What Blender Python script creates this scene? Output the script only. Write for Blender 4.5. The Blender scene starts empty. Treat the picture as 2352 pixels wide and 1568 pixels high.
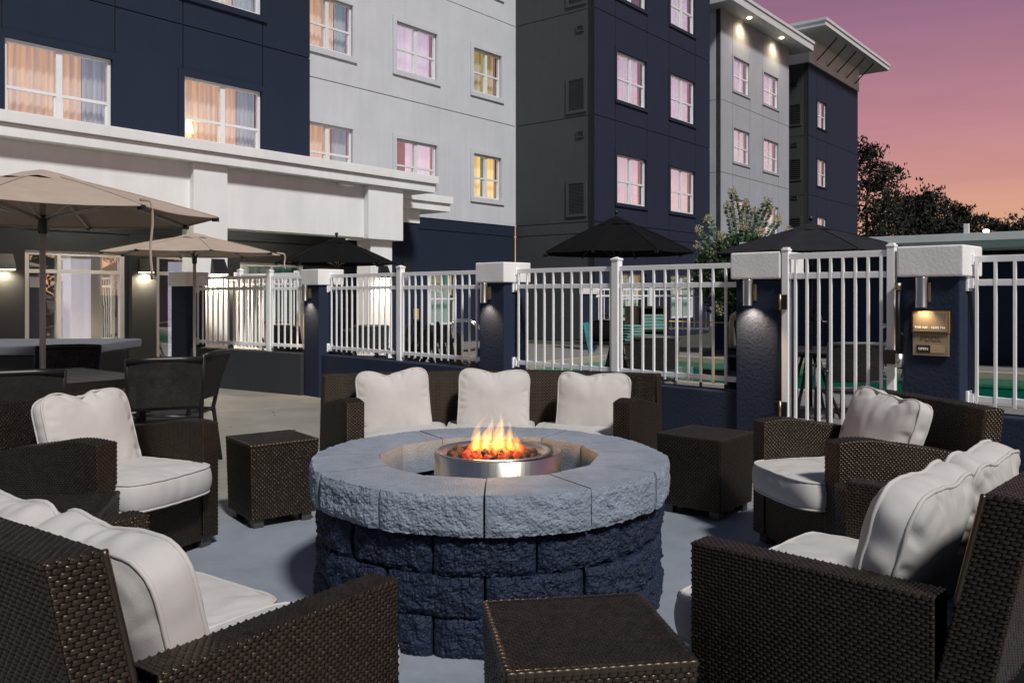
import bpy, bmesh, math, random
import numpy as np
from mathutils import Vector, Matrix, noise

R = math.radians
random.seed(7)
rng = np.random.default_rng(7)
sc = bpy.context.scene
C = sc.collection

# ------------------------------------------------------------------ camera, sky, sun, exposure
cam_d = bpy.data.cameras.new('camera'); cam = bpy.data.objects.new('camera', cam_d); C.objects.link(cam)
cam.location = (0, 0, 1.335); cam.rotation_euler = (R(90), 0, 0)
cam_d.sensor_width = 36; cam_d.sensor_fit = 'HORIZONTAL'
cam_d.lens = 36 * 1950 / 2352; cam_d.shift_y = -109 / 2352
cam_d.clip_end = 2000; cam_d.clip_start = 0.05
sc.camera = cam

SUN_AZ, SUN_EL = 28, 48          # azimuth measured from -Y (behind the camera) towards +X
sd = Vector((math.sin(R(SUN_AZ)) * math.cos(R(SUN_EL)), -math.cos(R(SUN_AZ)) * math.cos(R(SUN_EL)), math.sin(R(SUN_EL))))
sun_d = bpy.data.lights.new('sun', 'SUN'); sun_d.energy = 3.0; sun_d.angle = R(7.0); sun_d.color = (1.0, 0.985, 0.95)
sun = bpy.data.objects.new('sun', sun_d); C.objects.link(sun)
sun.rotation_euler = sd.to_track_quat('Z', 'Y').to_euler()

w = bpy.data.worlds.new('World'); sc.world = w; w.use_nodes = True
nt = w.node_tree; nt.nodes.clear()
def wn(t, **k):
    n = nt.nodes.new(t)
    for a, b in k.items(): setattr(n, a, b)
    return n
tc = wn('ShaderNodeTexCoord'); sep = wn('ShaderNodeSeparateXYZ'); nt.links.new(tc.outputs['Generated'], sep.inputs[0])
def sky_ramp(stops):
    r = wn('ShaderNodeValToRGB'); cr = r.color_ramp
    while len(cr.elements) < len(stops): cr.elements.new(0.5)
    for e, (p, c) in zip(cr.elements, stops): e.position = p; e.color = (*c, 1)
    nt.links.new(sep.outputs['Z'], r.inputs[0]); return r
# dusk gradient by height above the horizon: sunset side and the side away from it
r_sun = sky_ramp([(0, (.90, .53, .25)), (.04, (.82, .46, .23)), (.08, (.64, .335, .225)), (.12, (.55, .265, .235)), (.18, (.455, .21, .245)), (.28, (.29, .14, .215)), (.42, (.14, .10, .17)), (.65, (.05, .068, .12)), (1, (.03, .052, .09))])
r_far = sky_ramp([(0, (.12, .115, .14)), (.10, (.115, .11, .145)), (.25, (.09, .098, .145)), (.42, (.068, .085, .135)), (.65, (.045, .066, .115)), (1, (.03, .052, .09))])
dt = wn('ShaderNodeVectorMath', operation='DOT_PRODUCT'); dt.inputs[1].default_value = (.86, .51, 0)
nt.links.new(tc.outputs['Generated'], dt.inputs[0])
mr = wn('ShaderNodeMapRange', interpolation_type='SMOOTHSTEP'); mr.inputs[1].default_value = -.5; mr.inputs[2].default_value = .8
nt.links.new(dt.outputs['Value'], mr.inputs[0])
mx = wn('ShaderNodeMix', data_type='RGBA')
nt.links.new(mr.outputs[0], mx.inputs[0]); nt.links.new(r_far.outputs[0], mx.inputs[6]); nt.links.new(r_sun.outputs[0], mx.inputs[7])
# thin streaky cloud
mp = wn('ShaderNodeMapping'); mp.inputs['Scale'].default_value = (2.2, 2.2, 16)
nt.links.new(tc.outputs['Generated'], mp.inputs[0])
nz = wn('ShaderNodeTexNoise'); nz.inputs['Scale'].default_value = 1.6; nz.inputs['Detail'].default_value = 5; nz.inputs['Roughness'].default_value = .55
nt.links.new(mp.outputs[0], nz.inputs['Vector'])
cr2 = wn('ShaderNodeMapRange'); cr2.inputs[1].default_value = .35; cr2.inputs[2].default_value = .75; cr2.inputs[3].default_value = 1.06; cr2.inputs[4].default_value = .93
nt.links.new(nz.outputs['Fac'], cr2.inputs[0])
ml = wn('ShaderNodeVectorMath', operation='SCALE'); nt.links.new(mx.outputs[2], ml.inputs[0]); nt.links.new(cr2.outputs[0], ml.inputs['Scale'])
bg = wn('ShaderNodeBackground'); bg.inputs['Strength'].default_value = 1.0
nt.links.new(ml.outputs[0], bg.inputs['Color'])
wo = wn('ShaderNodeOutputWorld'); nt.links.new(bg.outputs[0], wo.inputs['Surface'])

sc.view_settings.view_transform = 'Standard'; sc.view_settings.look = 'None'
sc.view_settings.exposure = 0.16; sc.view_settings.gamma = 1.0; sc.view_settings.use_curve_mapping = False
sc.render.engine = 'CYCLES'
sc.cycles.use_denoising = True
sc.cycles.max_bounces = 6; sc.cycles.diffuse_bounces = 3; sc.cycles.glossy_bounces = 3; sc.cycles.transparent_max_bounces = 12
sc.cycles.sample_clamp_indirect = 4.0; sc.cycles.volume_step_rate = 1.0

# ------------------------------------------------------------------ materials
MATS = {}
def mat(name, col, rough=.6, metal=0, var=.12, vs=4, bump=0, bs=60, col2=None, spec=.5, bd=4, stretch=None, emit=None, es=0, coord='Object', dist=.01):
    if name in MATS: return MATS[name]
    m = bpy.data.materials.new(name); m.use_nodes = True; MATS[name] = m
    t = m.node_tree; b = t.nodes['Principled BSDF']
    b.inputs['Roughness'].default_value = rough; b.inputs['Metallic'].default_value = metal
    b.inputs['Specular IOR Level'].default_value = spec
    co = t.nodes.new('ShaderNodeTexCoord'); src = co.outputs[coord]
    if stretch:
        mp = t.nodes.new('ShaderNodeMapping'); mp.inputs['Scale'].default_value = stretch
        t.links.new(src, mp.inputs[0]); src = mp.outputs[0]
    n = t.nodes.new('ShaderNodeTexNoise'); n.inputs['Scale'].default_value = vs; n.inputs['Detail'].default_value = 6
    n.inputs['Roughness'].default_value = .6
    t.links.new(src, n.inputs['Vector'])
    r = t.nodes.new('ShaderNodeValToRGB'); c2 = col2 or [c * (1 - var) for c in col]; c1 = col if col2 else [min(1, c * (1 + var)) for c in col]
    r.color_ramp.elements[0].position = .3; r.color_ramp.elements[1].position = .7
    r.color_ramp.elements[0].color = (*c2, 1); r.color_ramp.elements[1].color = (*c1, 1)
    t.links.new(n.outputs['Fac'], r.inputs[0]); t.links.new(r.outputs[0], b.inputs['Base Color'])
    if bump:
        n2 = t.nodes.new('ShaderNodeTexNoise'); n2.inputs['Scale'].default_value = bs; n2.inputs['Detail'].default_value = bd
        t.links.new(src, n2.inputs['Vector'])
        bp = t.nodes.new('ShaderNodeBump'); bp.inputs['Strength'].default_value = bump; bp.inputs['Distance'].default_value = dist
        t.links.new(n2.outputs['Fac'], bp.inputs['Height']); t.links.new(bp.outputs[0], b.inputs['Normal'])
    if emit:
        b.inputs['Emission Color'].default_value = (*emit, 1); b.inputs['Emission Strength'].default_value = es
    return m

def stucco(name, col, rough=.85, bump=.35, var=.045):
    """painted stucco: mottled colour, faint vertical weathering, fine relief"""
    m = mat(name, col, rough, var=var, vs=1.3, bump=bump, bs=45, dist=.008, spec=.3)
    t = m.node_tree; b = t.nodes['Principled BSDF']; l = b.inputs['Base Color'].links[0]; src = l.from_socket
    co = t.nodes.new('ShaderNodeTexCoord'); mp = t.nodes.new('ShaderNodeMapping'); mp.inputs['Scale'].default_value = (5, 5, .35)
    n = t.nodes.new('ShaderNodeTexNoise'); n.inputs['Scale'].default_value = 1.2; n.inputs['Detail'].default_value = 5
    t.links.new(co.outputs['Object'], mp.inputs[0]); t.links.new(mp.outputs[0], n.inputs['Vector'])
    mr = t.nodes.new('ShaderNodeMapRange'); mr.inputs[1].default_value = .3; mr.inputs[2].default_value = .7; mr.inputs[3].default_value = .965; mr.inputs[4].default_value = 1.035
    t.links.new(n.outputs['Fac'], mr.inputs[0])
    sm = t.nodes.new('ShaderNodeVectorMath'); sm.operation = 'SCALE'
    t.links.new(src, sm.inputs[0]); t.links.new(mr.outputs[0], sm.inputs['Scale']); t.links.new(sm.outputs[0], b.inputs['Base Color'])
    return m

def glass(name, refl, tint=(1, 1, 1), rough=.01):
    m = bpy.data.materials.new(name); m.use_nodes = True; MATS[name] = m
    t = m.node_tree; t.nodes.clear()
    o = t.nodes.new('ShaderNodeOutputMaterial'); mx = t.nodes.new('ShaderNodeMixShader'); mx.inputs[0].default_value = refl
    tr = t.nodes.new('ShaderNodeBsdfTransparent'); tr.inputs[0].default_value = (*tint, 1)
    g = t.nodes.new('ShaderNodeBsdfGlossy'); g.inputs['Roughness'].default_value = rough; g.inputs[0].default_value = (.95, .95, .97, 1)
    co = t.nodes.new('ShaderNodeTexCoord'); n = t.nodes.new('ShaderNodeTexNoise'); n.inputs['Scale'].default_value = 1.4
    t.links.new(co.outputs['Object'], n.inputs['Vector'])
    bp = t.nodes.new('ShaderNodeBump'); bp.inputs['Strength'].default_value = .12; bp.inputs['Distance'].default_value = .02
    t.links.new(n.outputs['Fac'], bp.inputs['Height']); t.links.new(bp.outputs[0], g.inputs['Normal'])
    t.links.new(tr.outputs[0], mx.inputs[1]); t.links.new(g.outputs[0], mx.inputs[2]); t.links.new(mx.outputs[0], o.inputs[0])
    return m

def curtain_mat(name, c_a, c_b, strength, scale=9, diff=.35):
    """glowing curtain stripes: lit from the room behind; the pale one imitates reflected sky"""
    m = bpy.data.materials.new(name); m.use_nodes = True; MATS[name] = m
    t = m.node_tree; b = t.nodes['Principled BSDF']; b.inputs['Roughness'].default_value = .9
    co = t.nodes.new('ShaderNodeTexCoord'); mp = t.nodes.new('ShaderNodeMapping'); mp.inputs['Scale'].default_value = (1, 1, .03)
    t.links.new(co.outputs['Object'], mp.inputs[0])
    n = t.nodes.new('ShaderNodeTexNoise'); n.inputs['Scale'].default_value = scale; n.inputs['Detail'].default_value = 3
    t.links.new(mp.outputs[0], n.inputs['Vector'])
    r = t.nodes.new('ShaderNodeValToRGB'); r.color_ramp.elements[0].position = .36; r.color_ramp.elements[1].position = .62
    r.color_ramp.elements[0].color = (*c_b, 1); r.color_ramp.elements[1].color = (*c_a, 1)
    t.links.new(n.outputs['Fac'], r.inputs[0])
    b.inputs['Base Color'].default_value = (diff, diff, diff, 1)
    t.links.new(r.outputs[0], b.inputs['Emission Color']); b.inputs['Emission Strength'].default_value = strength
    return m

M_navy = stucco('navy_stucco', (.012, .019, .040))
M_navy2 = stucco('slate_navy_stucco', (.0145, .0215, .042))
M_navyside = stucco('grey_navy_stucco', (.060, .064, .068))
M_white = stucco('pale_stucco', (.56, .575, .61))
M_white2 = stucco('grey_stucco', (.33, .345, .385))
M_cream = stucco('cream_stucco', (.80, .80, .79), bump=.2)
M_dark = stucco('charcoal_stucco', (.032, .036, .041))
M_navyw = stucco('navy_wall_paint', (.016, .025, .052), bump=.5)
M_capw = stucco('white_wall_paint', (.86, .84, .82), bump=.28)
M_joint = mat('joint_shadow_gap', (.03, .03, .035), .9)
M_vinyl = mat('white_vinyl', (.74, .74, .74), .4, var=.04)
M_trimfascia = mat('fascia_paint', (.60, .61, .62), .5, var=.05, vs=2)
M_alu = mat('white_aluminium', (.93, .92, .92), .38, var=.04, vs=3)
M_steel = mat('brushed_steel', (.60, .56, .49), .28, 1, var=.08, vs=30, bump=.12, bs=40, stretch=(1, 1, .04))
M_steel2 = mat('pan_steel', (.62, .61, .6), .35, 1, var=.08, vs=8)
M_brass = mat('dull_bronze', (.42, .36, .25), .4, 1, var=.1)
M_black = mat('black_metal', (.012, .012, .013), .4, var=.2)
M_darkmetal = mat('dark_bronze_frame', (.011, .010, .0095), .4, var=.2)
M_sling = mat('sling_fabric', (.022, .020, .018), .8, var=.25, vs=30, bump=.3, bs=300)
def mesh_cloth(m, k):
    t = m.node_tree; o = t.nodes['Material Output']; b = t.nodes['Principled BSDF']; x = t.nodes.new('ShaderNodeMixShader'); tr = t.nodes.new('ShaderNodeBsdfTransparent'); x.inputs[0].default_value = k
    t.links.new(b.outputs[0], x.inputs[1]); t.links.new(tr.outputs[0], x.inputs[2]); t.links.new(x.outputs[0], o.inputs[0])
M_slingt = mat('tan_sling_fabric', (.34, .28, .2), .8, var=.1, vs=30)
mesh_cloth(M_sling, .12)
M_chrome = mat('polished_rail', (.8, .78, .74), .12, 1, var=.03)
M_tan = mat('tan_canvas', (.42, .33, .265), .85, var=.07, vs=6, bump=.15, bs=400)
M_blackc = mat('black_canvas', (.006, .006, .0065), .95, var=.2, vs=5, bump=.2, bs=300, spec=.1)
M_greyc = mat('charcoal_canvas', (.022, .022, .026), .95, var=.15, vs=5, bump=.2, bs=300, spec=.15)
M_pole = mat('silver_pole', (.50, .485, .455), .45, .25, var=.05)
M_fabric = mat('cushion_fabric', (.52, .49, .47), .92, var=.05, vs=7, bump=.35, bs=420, dist=.002, spec=.15)
M_pipe = mat('cushion_piping', (.51, .48, .455), .9, var=.04, spec=.15)
M_wick = mat('wicker_strand', (.0165, .0122, .0092), .36, var=.5, vs=30, spec=.75)
M_wick.node_tree.nodes['Principled BSDF'].inputs['Specular Tint'].default_value = (1, .82, .62, 1)
M_wickback = mat('wicker_gap', (.004, .0035, .003), .9, var=.2, spec=.1)
M_foot = mat('metal_foot', (.09, .09, .09), .4, .6)
M_cap = mat('cap_stone_paint', (.225, .262, .32), .75, var=.16, vs=9, bump=.9, bs=110, dist=.006, spec=.3, bd=7)
M_base = mat('navy_block_paint', (.008, .015, .040), .6, var=.25, vs=9, bump=1.0, bs=85, dist=.010, spec=.4, bd=7)
M_lava = mat('lava_rock', (.10, .035, .028), .9, var=.5, vs=25, bump=.9, bs=60, col2=(.03, .022, .022), dist=.01)
M_ember = mat('glowing_lava_rock', (.32, .05, .02), .85, vs=22, bump=.9, bs=60, col2=(.12, .03, .02), dist=.01, emit=(1, .06, .012), es=.35)
M_slab = mat('grey_countertop', (.15, .16, .18), .55, var=.1)
M_towel = mat('mint_towel', (.13, .29, .25), .95, var=.12, vs=20, bump=.5, bs=200)
M_towelb = mat('turquoise_towel', (.03, .17, .19), .95, var=.35, vs=12)
M_leaf = mat('myrtle_leaf', (.030, .070, .018), .55, var=.4, vs=3, col2=(.010, .028, .008))
M_flower = mat('cream_blossom', (.40, .36, .22), .8, var=.2, vs=20)
M_bark = mat('bark', (.05, .04, .03), .9, var=.3)
M_pine = mat('pine_needles', (.011, .014, .007), .8, var=.4, vs=1)
M_ochre = mat('ochre_plastic', (.5, .36, .1), .5)
M_signf = mat('sign_plate', (.27, .225, .16), .5, .2, var=.05, vs=4)
M_signw = mat('sign_wood', (.30, .15, .05), .5, var=.15, vs=20, stretch=(1, 1, 8))
M_letter = mat('white_lettering', (.85, .85, .83), .5, var=.02)
M_letteremb = mat('embossed_lettering', (.09, .075, .05), .5, var=.05)
M_slide = mat('grained_slider', (.36, .29, .19), .5, var=.25, vs=6, stretch=(1, 9, 9))
M_lens = mat('lamp_lens', (.9, .85, .75), .5, emit=(1, .80, .52), es=14)
M_g_refl = glass('reflecting_glass', .5)
M_g_half = glass('window_glass', .38)
M_g_clear = glass('lit_window_glass', .13)
M_g_door = glass('door_glass', .45)
M_cur_or = curtain_mat('amber_curtain', (.80, .44, .20), (.33, .25, .22), .72, 14)
M_cur_ye = curtain_mat('yellow_curtain', (1.0, .62, .20), (.62, .42, .14), 1.05, 6)
M_cur_dk = curtain_mat('dim_gold_curtain', (.60, .40, .09), (.16, .125, .05), .95, 7)
M_cur_te = curtain_mat('teal_drape', (.16, .30, .38), (.09, .16, .22), .6, 14)
M_cur_gr = curtain_mat('green_drape', (.08, .26, .17), (.03, .10, .09), .6, 14)
M_cur_lav = curtain_mat('pale_curtain_sky_glow', (.68, .63, .74), (.55, .50, .62), 1.05, 10, .6)  # own glow stands in for pale sky mirrored in the panes
M_room = mat('room_interior', (.16, .13, .10), .9)
M_lampglow = mat('table_lamp_glow', (.9, .7, .4), .6, emit=(1, .62, .25), es=9)

# patio floor: tan concrete; blue-grey paint laid round the fire pit
m = mat('patio_concrete', (.27, .25, .215), .6, var=.16, vs=1.6, bump=.25, bs=35, dist=.004, coord='Object'); t = m.node_tree; b = t.nodes['Principled BSDF']
src = b.inputs['Base Color'].links[0].from_socket
co = t.nodes.new('ShaderNodeTexCoord')
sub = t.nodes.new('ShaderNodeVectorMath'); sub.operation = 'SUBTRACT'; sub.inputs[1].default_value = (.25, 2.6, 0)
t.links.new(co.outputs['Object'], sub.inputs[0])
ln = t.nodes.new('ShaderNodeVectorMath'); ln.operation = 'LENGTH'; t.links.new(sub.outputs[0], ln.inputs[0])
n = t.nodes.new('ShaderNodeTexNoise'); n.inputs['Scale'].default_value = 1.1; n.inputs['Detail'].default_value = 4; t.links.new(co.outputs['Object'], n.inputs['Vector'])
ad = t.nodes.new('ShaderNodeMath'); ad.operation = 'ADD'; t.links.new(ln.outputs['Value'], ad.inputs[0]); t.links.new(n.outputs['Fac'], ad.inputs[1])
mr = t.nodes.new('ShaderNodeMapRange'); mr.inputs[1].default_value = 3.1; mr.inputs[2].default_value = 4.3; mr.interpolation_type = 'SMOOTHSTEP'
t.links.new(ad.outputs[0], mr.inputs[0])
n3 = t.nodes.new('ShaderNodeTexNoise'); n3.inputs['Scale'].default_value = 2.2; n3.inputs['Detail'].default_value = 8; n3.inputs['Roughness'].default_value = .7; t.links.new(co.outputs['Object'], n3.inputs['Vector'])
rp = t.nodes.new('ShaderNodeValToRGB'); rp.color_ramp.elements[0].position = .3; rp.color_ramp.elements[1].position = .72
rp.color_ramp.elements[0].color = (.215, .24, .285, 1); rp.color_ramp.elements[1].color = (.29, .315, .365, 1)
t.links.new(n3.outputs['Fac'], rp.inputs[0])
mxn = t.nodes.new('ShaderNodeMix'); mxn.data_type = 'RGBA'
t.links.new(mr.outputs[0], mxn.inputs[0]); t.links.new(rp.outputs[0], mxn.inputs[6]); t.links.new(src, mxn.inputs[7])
st = t.nodes.new('ShaderNodeTexNoise'); st.inputs['Scale'].default_value = .9; st.inputs['Detail'].default_value = 9; st.inputs['Roughness'].default_value = .68; st.inputs['Distortion'].default_value = .6
t.links.new(co.outputs['Object'], st.inputs['Vector'])
sr = t.nodes.new('ShaderNodeMapRange'); sr.inputs[1].default_value = .42; sr.inputs[2].default_value = .66; sr.inputs[3].default_value = 1.04; sr.inputs[4].default_value = .80
t.links.new(st.outputs['Fac'], sr.inputs[0])
vo = t.nodes.new('ShaderNodeTexNoise'); vo.inputs['Scale'].default_value = 38; vo.inputs['Detail'].default_value = 2; t.links.new(co.outputs['Object'], vo.inputs['Vector'])
vr = t.nodes.new('ShaderNodeMapRange'); vr.inputs[1].default_value = .70; vr.inputs[2].default_value = .76; vr.inputs[3].default_value = 1.0; vr.inputs[4].default_value = .72
t.links.new(vo.outputs['Fac'], vr.inputs[0])
mm = t.nodes.new('ShaderNodeMath'); mm.operation = 'MULTIPLY'; t.links.new(sr.outputs[0], mm.inputs[0]); t.links.new(vr.outputs[0], mm.inputs[1])
sv = t.nodes.new('ShaderNodeVectorMath'); sv.operation = 'SCALE'; t.links.new(mxn.outputs[2], sv.inputs[0]); t.links.new(mm.outputs[0], sv.inputs['Scale'])
t.links.new(sv.outputs[0], b.inputs['Base Color']); b.inputs['Roughness'].default_value = .5
M_patio = m
M_deck = mat('pool_deck', (.19, .18, .17), .8, var=.14, vs=2, bump=.3, bs=30)
M_coping = mat('pool_coping', (.34, .29, .23), .7, var=.12, vs=5, bump=.2, bs=40)
M_basin = mat('pool_plaster', (.05, .22, .185), .8, var=.1, vs=1)
# water
m = bpy.data.materials.new('pool_water'); m.use_nodes = True; t = m.node_tree; t.nodes.clear()
o = t.nodes.new('ShaderNodeOutputMaterial'); fr = t.nodes.new('ShaderNodeFresnel'); fr.inputs[0].default_value = 1.33
mx = t.nodes.new('ShaderNodeMixShader'); tr = t.nodes.new('ShaderNodeBsdfTransparent'); tr.inputs[0].default_value = (.35, .92, .80, 1)
g = t.nodes.new('ShaderNodeBsdfGlossy'); g.inputs['Roughness'].default_value = .03
n = t.nodes.new('ShaderNodeTexNoise'); n.inputs['Scale'].default_value = 2.5; n.inputs['Detail'].default_value = 2
co = t.nodes.new('ShaderNodeTexCoord'); t.links.new(co.outputs['Object'], n.inputs['Vector'])
bp = t.nodes.new('ShaderNodeBump'); bp.inputs['Strength'].default_value = .25; bp.inputs['Distance'].default_value = .02
t.links.new(n.outputs['Fac'], bp.inputs['Height']); t.links.new(bp.outputs[0], g.inputs['Normal']); 
ml_ = t.nodes.new('ShaderNodeMath'); ml_.operation = 'MULTIPLY'; ml_.inputs[1].default_value = .5; t.links.new(fr.outputs[0], ml_.inputs[0])
t.links.new(ml_.outputs[0], mx.inputs[0]); t.links.new(tr.outputs[0], mx.inputs[1]); t.links.new(g.outputs[0], mx.inputs[2]); t.links.new(mx.outputs[0], o.inputs[0])
M_water = m

# ------------------------------------------------------------------ mesh helpers
class MB:
    def __init__(s): s.v = []; s.f = []
    def add(s, vs, fs):
        o = len(s.v); s.v.extend([tuple(p) for p in vs]); s.f.extend([tuple(i + o for i in f) for f in fs]); return s
    def box(s, lo, hi, mtx=None):
        x0, y0, z0 = lo; x1, y1, z1 = hi
        vs = [(x0, y0, z0), (x1, y0, z0), (x1, y1, z0), (x0, y1, z0), (x0, y0, z1), (x1, y0, z1), (x1, y1, z1), (x0, y1, z1)]
        if mtx is not None: vs = [mtx @ Vector(p) for p in vs]
        return s.add(vs, [(0, 3, 2, 1), (4, 5, 6, 7), (0, 1, 5, 4), (1, 2, 6, 5), (2, 3, 7, 6), (3, 0, 4, 7)])
    def cbox(s, c, sz, mtx=None):
        return s.box([c[i] - sz[i] / 2 for i in range(3)], [c[i] + sz[i] / 2 for i in range(3)], mtx)
    def prism(s, poly, z0, z1):
        n = len(poly)
        vs = [(x, y, z0) for x, y in poly] + [(x, y, z1) for x, y in poly]
        return s.add(vs, [tuple(range(n))[::-1], tuple(range(n, 2 * n))] + [(i, (i + 1) % n, n + (i + 1) % n, n + i) for i in range(n)])
    def tube(s, pts, rad, n=8, cap=True, closed=False, flat=None):
        pts = [Vector(p) for p in pts]; m = len(pts)
        rads = rad if isinstance(rad, (list, tuple)) else [rad] * m
        vs = []; fs = []; up = None
        for i, p in enumerate(pts):
            if closed: d = pts[(i + 1) % m] - pts[i - 1]
            else: d = pts[min(i + 1, m - 1)] - pts[max(i - 1, 0)]
            if d.length < 1e-9: d = Vector((0, 0, 1))
            d.normalize()
            if up is None: up = Vector((0, 0, 1)) if abs(d.z) < .9 else Vector((1, 0, 0))
            x = up - d * up.dot(d)
            if x.length < 1e-6: x = d.orthogonal()
            x.normalize(); y = d.cross(x); up = x
            for k in range(n):
                a = 2 * math.pi * k / n
                vs.append(p + (x * math.cos(a) + y * math.sin(a) * (flat or 1)) * rads[i])
        for i in range(m if closed else m - 1):
            j = (i + 1) % m
            for k in range(n):
                fs.append((i * n + k, i * n + (k + 1) % n, j * n + (k + 1) % n, j * n + k))
        if cap and not closed:
            fs.append(tuple(range(n))[::-1]); fs.append(tuple((m - 1) * n + k for k in range(n)))
        return s.add(vs, fs)
    def lathe(s, prof, n=32, c=(0, 0, 0), capb=False, capt=False):
        vs = []; fs = []
        for r, z in prof:
            for k in range(n):
                a = 2 * math.pi * k / n; vs.append((c[0] + r * math.cos(a), c[1] + r * math.sin(a), c[2] + z))
        for i in range(len(prof) - 1):
            for k in range(n):
                fs.append((i * n + k, i * n + (k + 1) % n, (i + 1) * n + (k + 1) % n, (i + 1) * n + k))
        if capb: fs.append(tuple(range(n))[::-1])
        if capt: fs.append(tuple((len(prof) - 1) * n + k for k in range(n)))
        return s.add(vs, fs)
    def grid(s, fn, nu, nv):
        vs = [fn(i / nu, j / nv) for j in range(nv + 1) for i in range(nu + 1)]
        fs = [(j * (nu + 1) + i, j * (nu + 1) + i + 1, (j + 1) * (nu + 1) + i + 1, (j + 1) * (nu + 1) + i) for j in range(nv) for i in range(nu)]
        return s.add(vs, fs)
    def mesh(s, name, m, smooth=False, bev=0, seg=2, fixn=False):
        me = bpy.data.meshes.new(name); me.from_pydata(s.v, [], s.f)
        if bev or fixn:
            b = bmesh.new(); b.from_mesh(me)
            if fixn: bmesh.ops.recalc_face_normals(b, faces=b.faces)
            if bev: bmesh.ops.bevel(b, geom=b.edges[:], offset=bev, segments=seg, affect='EDGES', profile=.6, clamp_overlap=True)
            b.to_mesh(me); b.free()
        if m: me.materials.append(m)
        if smooth: me.polygons.foreach_set('use_smooth', [True] * len(me.polygons))
        me.update(); return me
    def build(s, name, m, parent=None, smooth=False, bev=0, seg=2, fixn=False, kind=None):
        return obj(name, s.mesh(name, m, smooth, bev, seg, fixn), parent, kind)

def obj(name, me, parent=None, kind=None, loc=None, rot=None):
    o = bpy.data.objects.new(name, me); C.objects.link(o)
    if parent is not None: o.parent = parent
    if kind: o['kind'] = kind
    if loc is not None: o.location = loc
    if rot is not None: o.rotation_euler = rot
    return o

def np_mesh(name, v, q, m, smooth=True):
    me = bpy.data.meshes.new(name); v = np.asarray(v, np.float32); q = np.asarray(q, np.int32); k = q.shape[1]
    me.vertices.add(len(v)); me.vertices.foreach_set('co', v.ravel())
    me.loops.add(q.size); me.loops.foreach_set('vertex_index', q.ravel())
    me.polygons.add(len(q)); me.polygons.foreach_set('loop_start', np.arange(0, q.size, k, dtype=np.int32))
    try: me.polygons.foreach_set('loop_total', np.full(len(q), k, np.int32))
    except Exception: pass
    me.update(calc_edges=True)
    if m: me.materials.append(m)
    if smooth: me.polygons.foreach_set('use_smooth', np.ones(len(q), bool))
    return me

def tag(o, label, cat, group=None, kind=None):
    o['label'] = label; o['category'] = cat
    if group: o['group'] = group
    if kind: o['kind'] = kind
    return o
def thing(name, label, cat, loc=(0, 0, 0), rotz=0, group=None):
    o = bpy.data.objects.new(name, None); C.objects.link(o); o.empty_display_size = .1
    o.location = loc; o.rotation_euler = (0, 0, rotz); return tag(o, label, cat, group)
def dup(root, loc, rotz, label=None, group=None):
    r = root.copy(); C.objects.link(r); r.location = loc; r.rotation_euler = (root.rotation_euler[0], root.rotation_euler[1], rotz)
    if label: r['label'] = label
    if group: r['group'] = group
    for ch in list(root.children):
        c = ch.copy(); C.objects.link(c); c.parent = r
        for g_ in ch.children:
            d = g_.copy(); C.objects.link(d); d.parent = c
    return r
def light(name, kind, loc, energy, color, parent=None, rot=None, **k):
    l = bpy.data.lights.new(name, kind); l.energy = energy; l.color = color
    for a, b in k.items(): setattr(l, a, b)
    return obj(name, l, parent, loc=loc, rot=rot)
WARM = (1.0, .78, .50)

# ------------------------------------------------------------------ building frame: local x = along the front, local y = into the building
TH = math.atan2(.778, .628)
E1 = Vector((math.cos(TH), math.sin(TH), 0)); E2 = Vector((-math.sin(TH), math.cos(TH), 0))
def W(s, t, z=0): return E1 * s + E2 * t + Vector((0, 0, z))

# ------------------------------------------------------------------ ground, patio, pool
PS0, PS1, PT0, PT1 = 11.77, 16.2, -6.0, 9.8
def ring(outer, inner, z, name, m, drop=0):
    (a0, a1, b0, b1), (c0, c1, d0, d1) = outer, inner
    P = [(a0, b0), (a1, b0), (a1, b1), (a0, b1), (c0, d0), (c1, d0), (c1, d1), (c0, d1)]
    mb = MB(); mb.add([W(s, t, z) for s, t in P], [(0, 1, 5, 4), (1, 2, 6, 5), (2, 3, 7, 6), (3, 0, 4, 7)])
    if drop: mb.add([W(s, t, z) for s, t in P] + [W(s, t, z - drop) for s, t in P], [(0, 1, 9, 8), (1, 2, 10, 9), (2, 3, 11, 10), (3, 0, 8, 11), (4, 5, 13, 12), (5, 6, 14, 13), (6, 7, 15, 14), (7, 4, 12, 15)])
    return mb.build(name, m, fixn=True)
M_land = mat('distant_ground', (.05, .05, .035), .9, var=.3, vs=.1)
o = ring((-900, 900, -900, 900), (-9, 17.9, -14, 16.2), -.02, 'ground', M_land); o['kind'] = 'structure'
o = ring((-9.2, 18.1, -14.2, 16.3), (PS0 - .3, PS1 + .3, PT0 - .3, PT1 + .3), 0, 'pool_deck', M_deck); o['kind'] = 'structure'
# patio sheet on the near side of the fence
a_ = Vector((.70711, -.70711, 0)); b_ = Vector((.70711, .70711, 0)); FO = Vector((-2.479, 10.86, 0)) - a_ * .03
def FP(t, b=0, z=0): return FO + a_ * t + b_ * b + Vector((0, 0, z))
pw = [W(-8.5, 13.9), Vector((-5.3, 13.35, 0)), FP(-.1, .1), FP(13, .1), FP(13, -13), Vector((-7, -5, 0)), Vector((-13, 2, 0))]
o = MB().add([(p.x, p.y, .004) for p in pw], [tuple(range(len(pw)))]).build('patio', M_patio, fixn=True); o['kind'] = 'structure'
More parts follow.
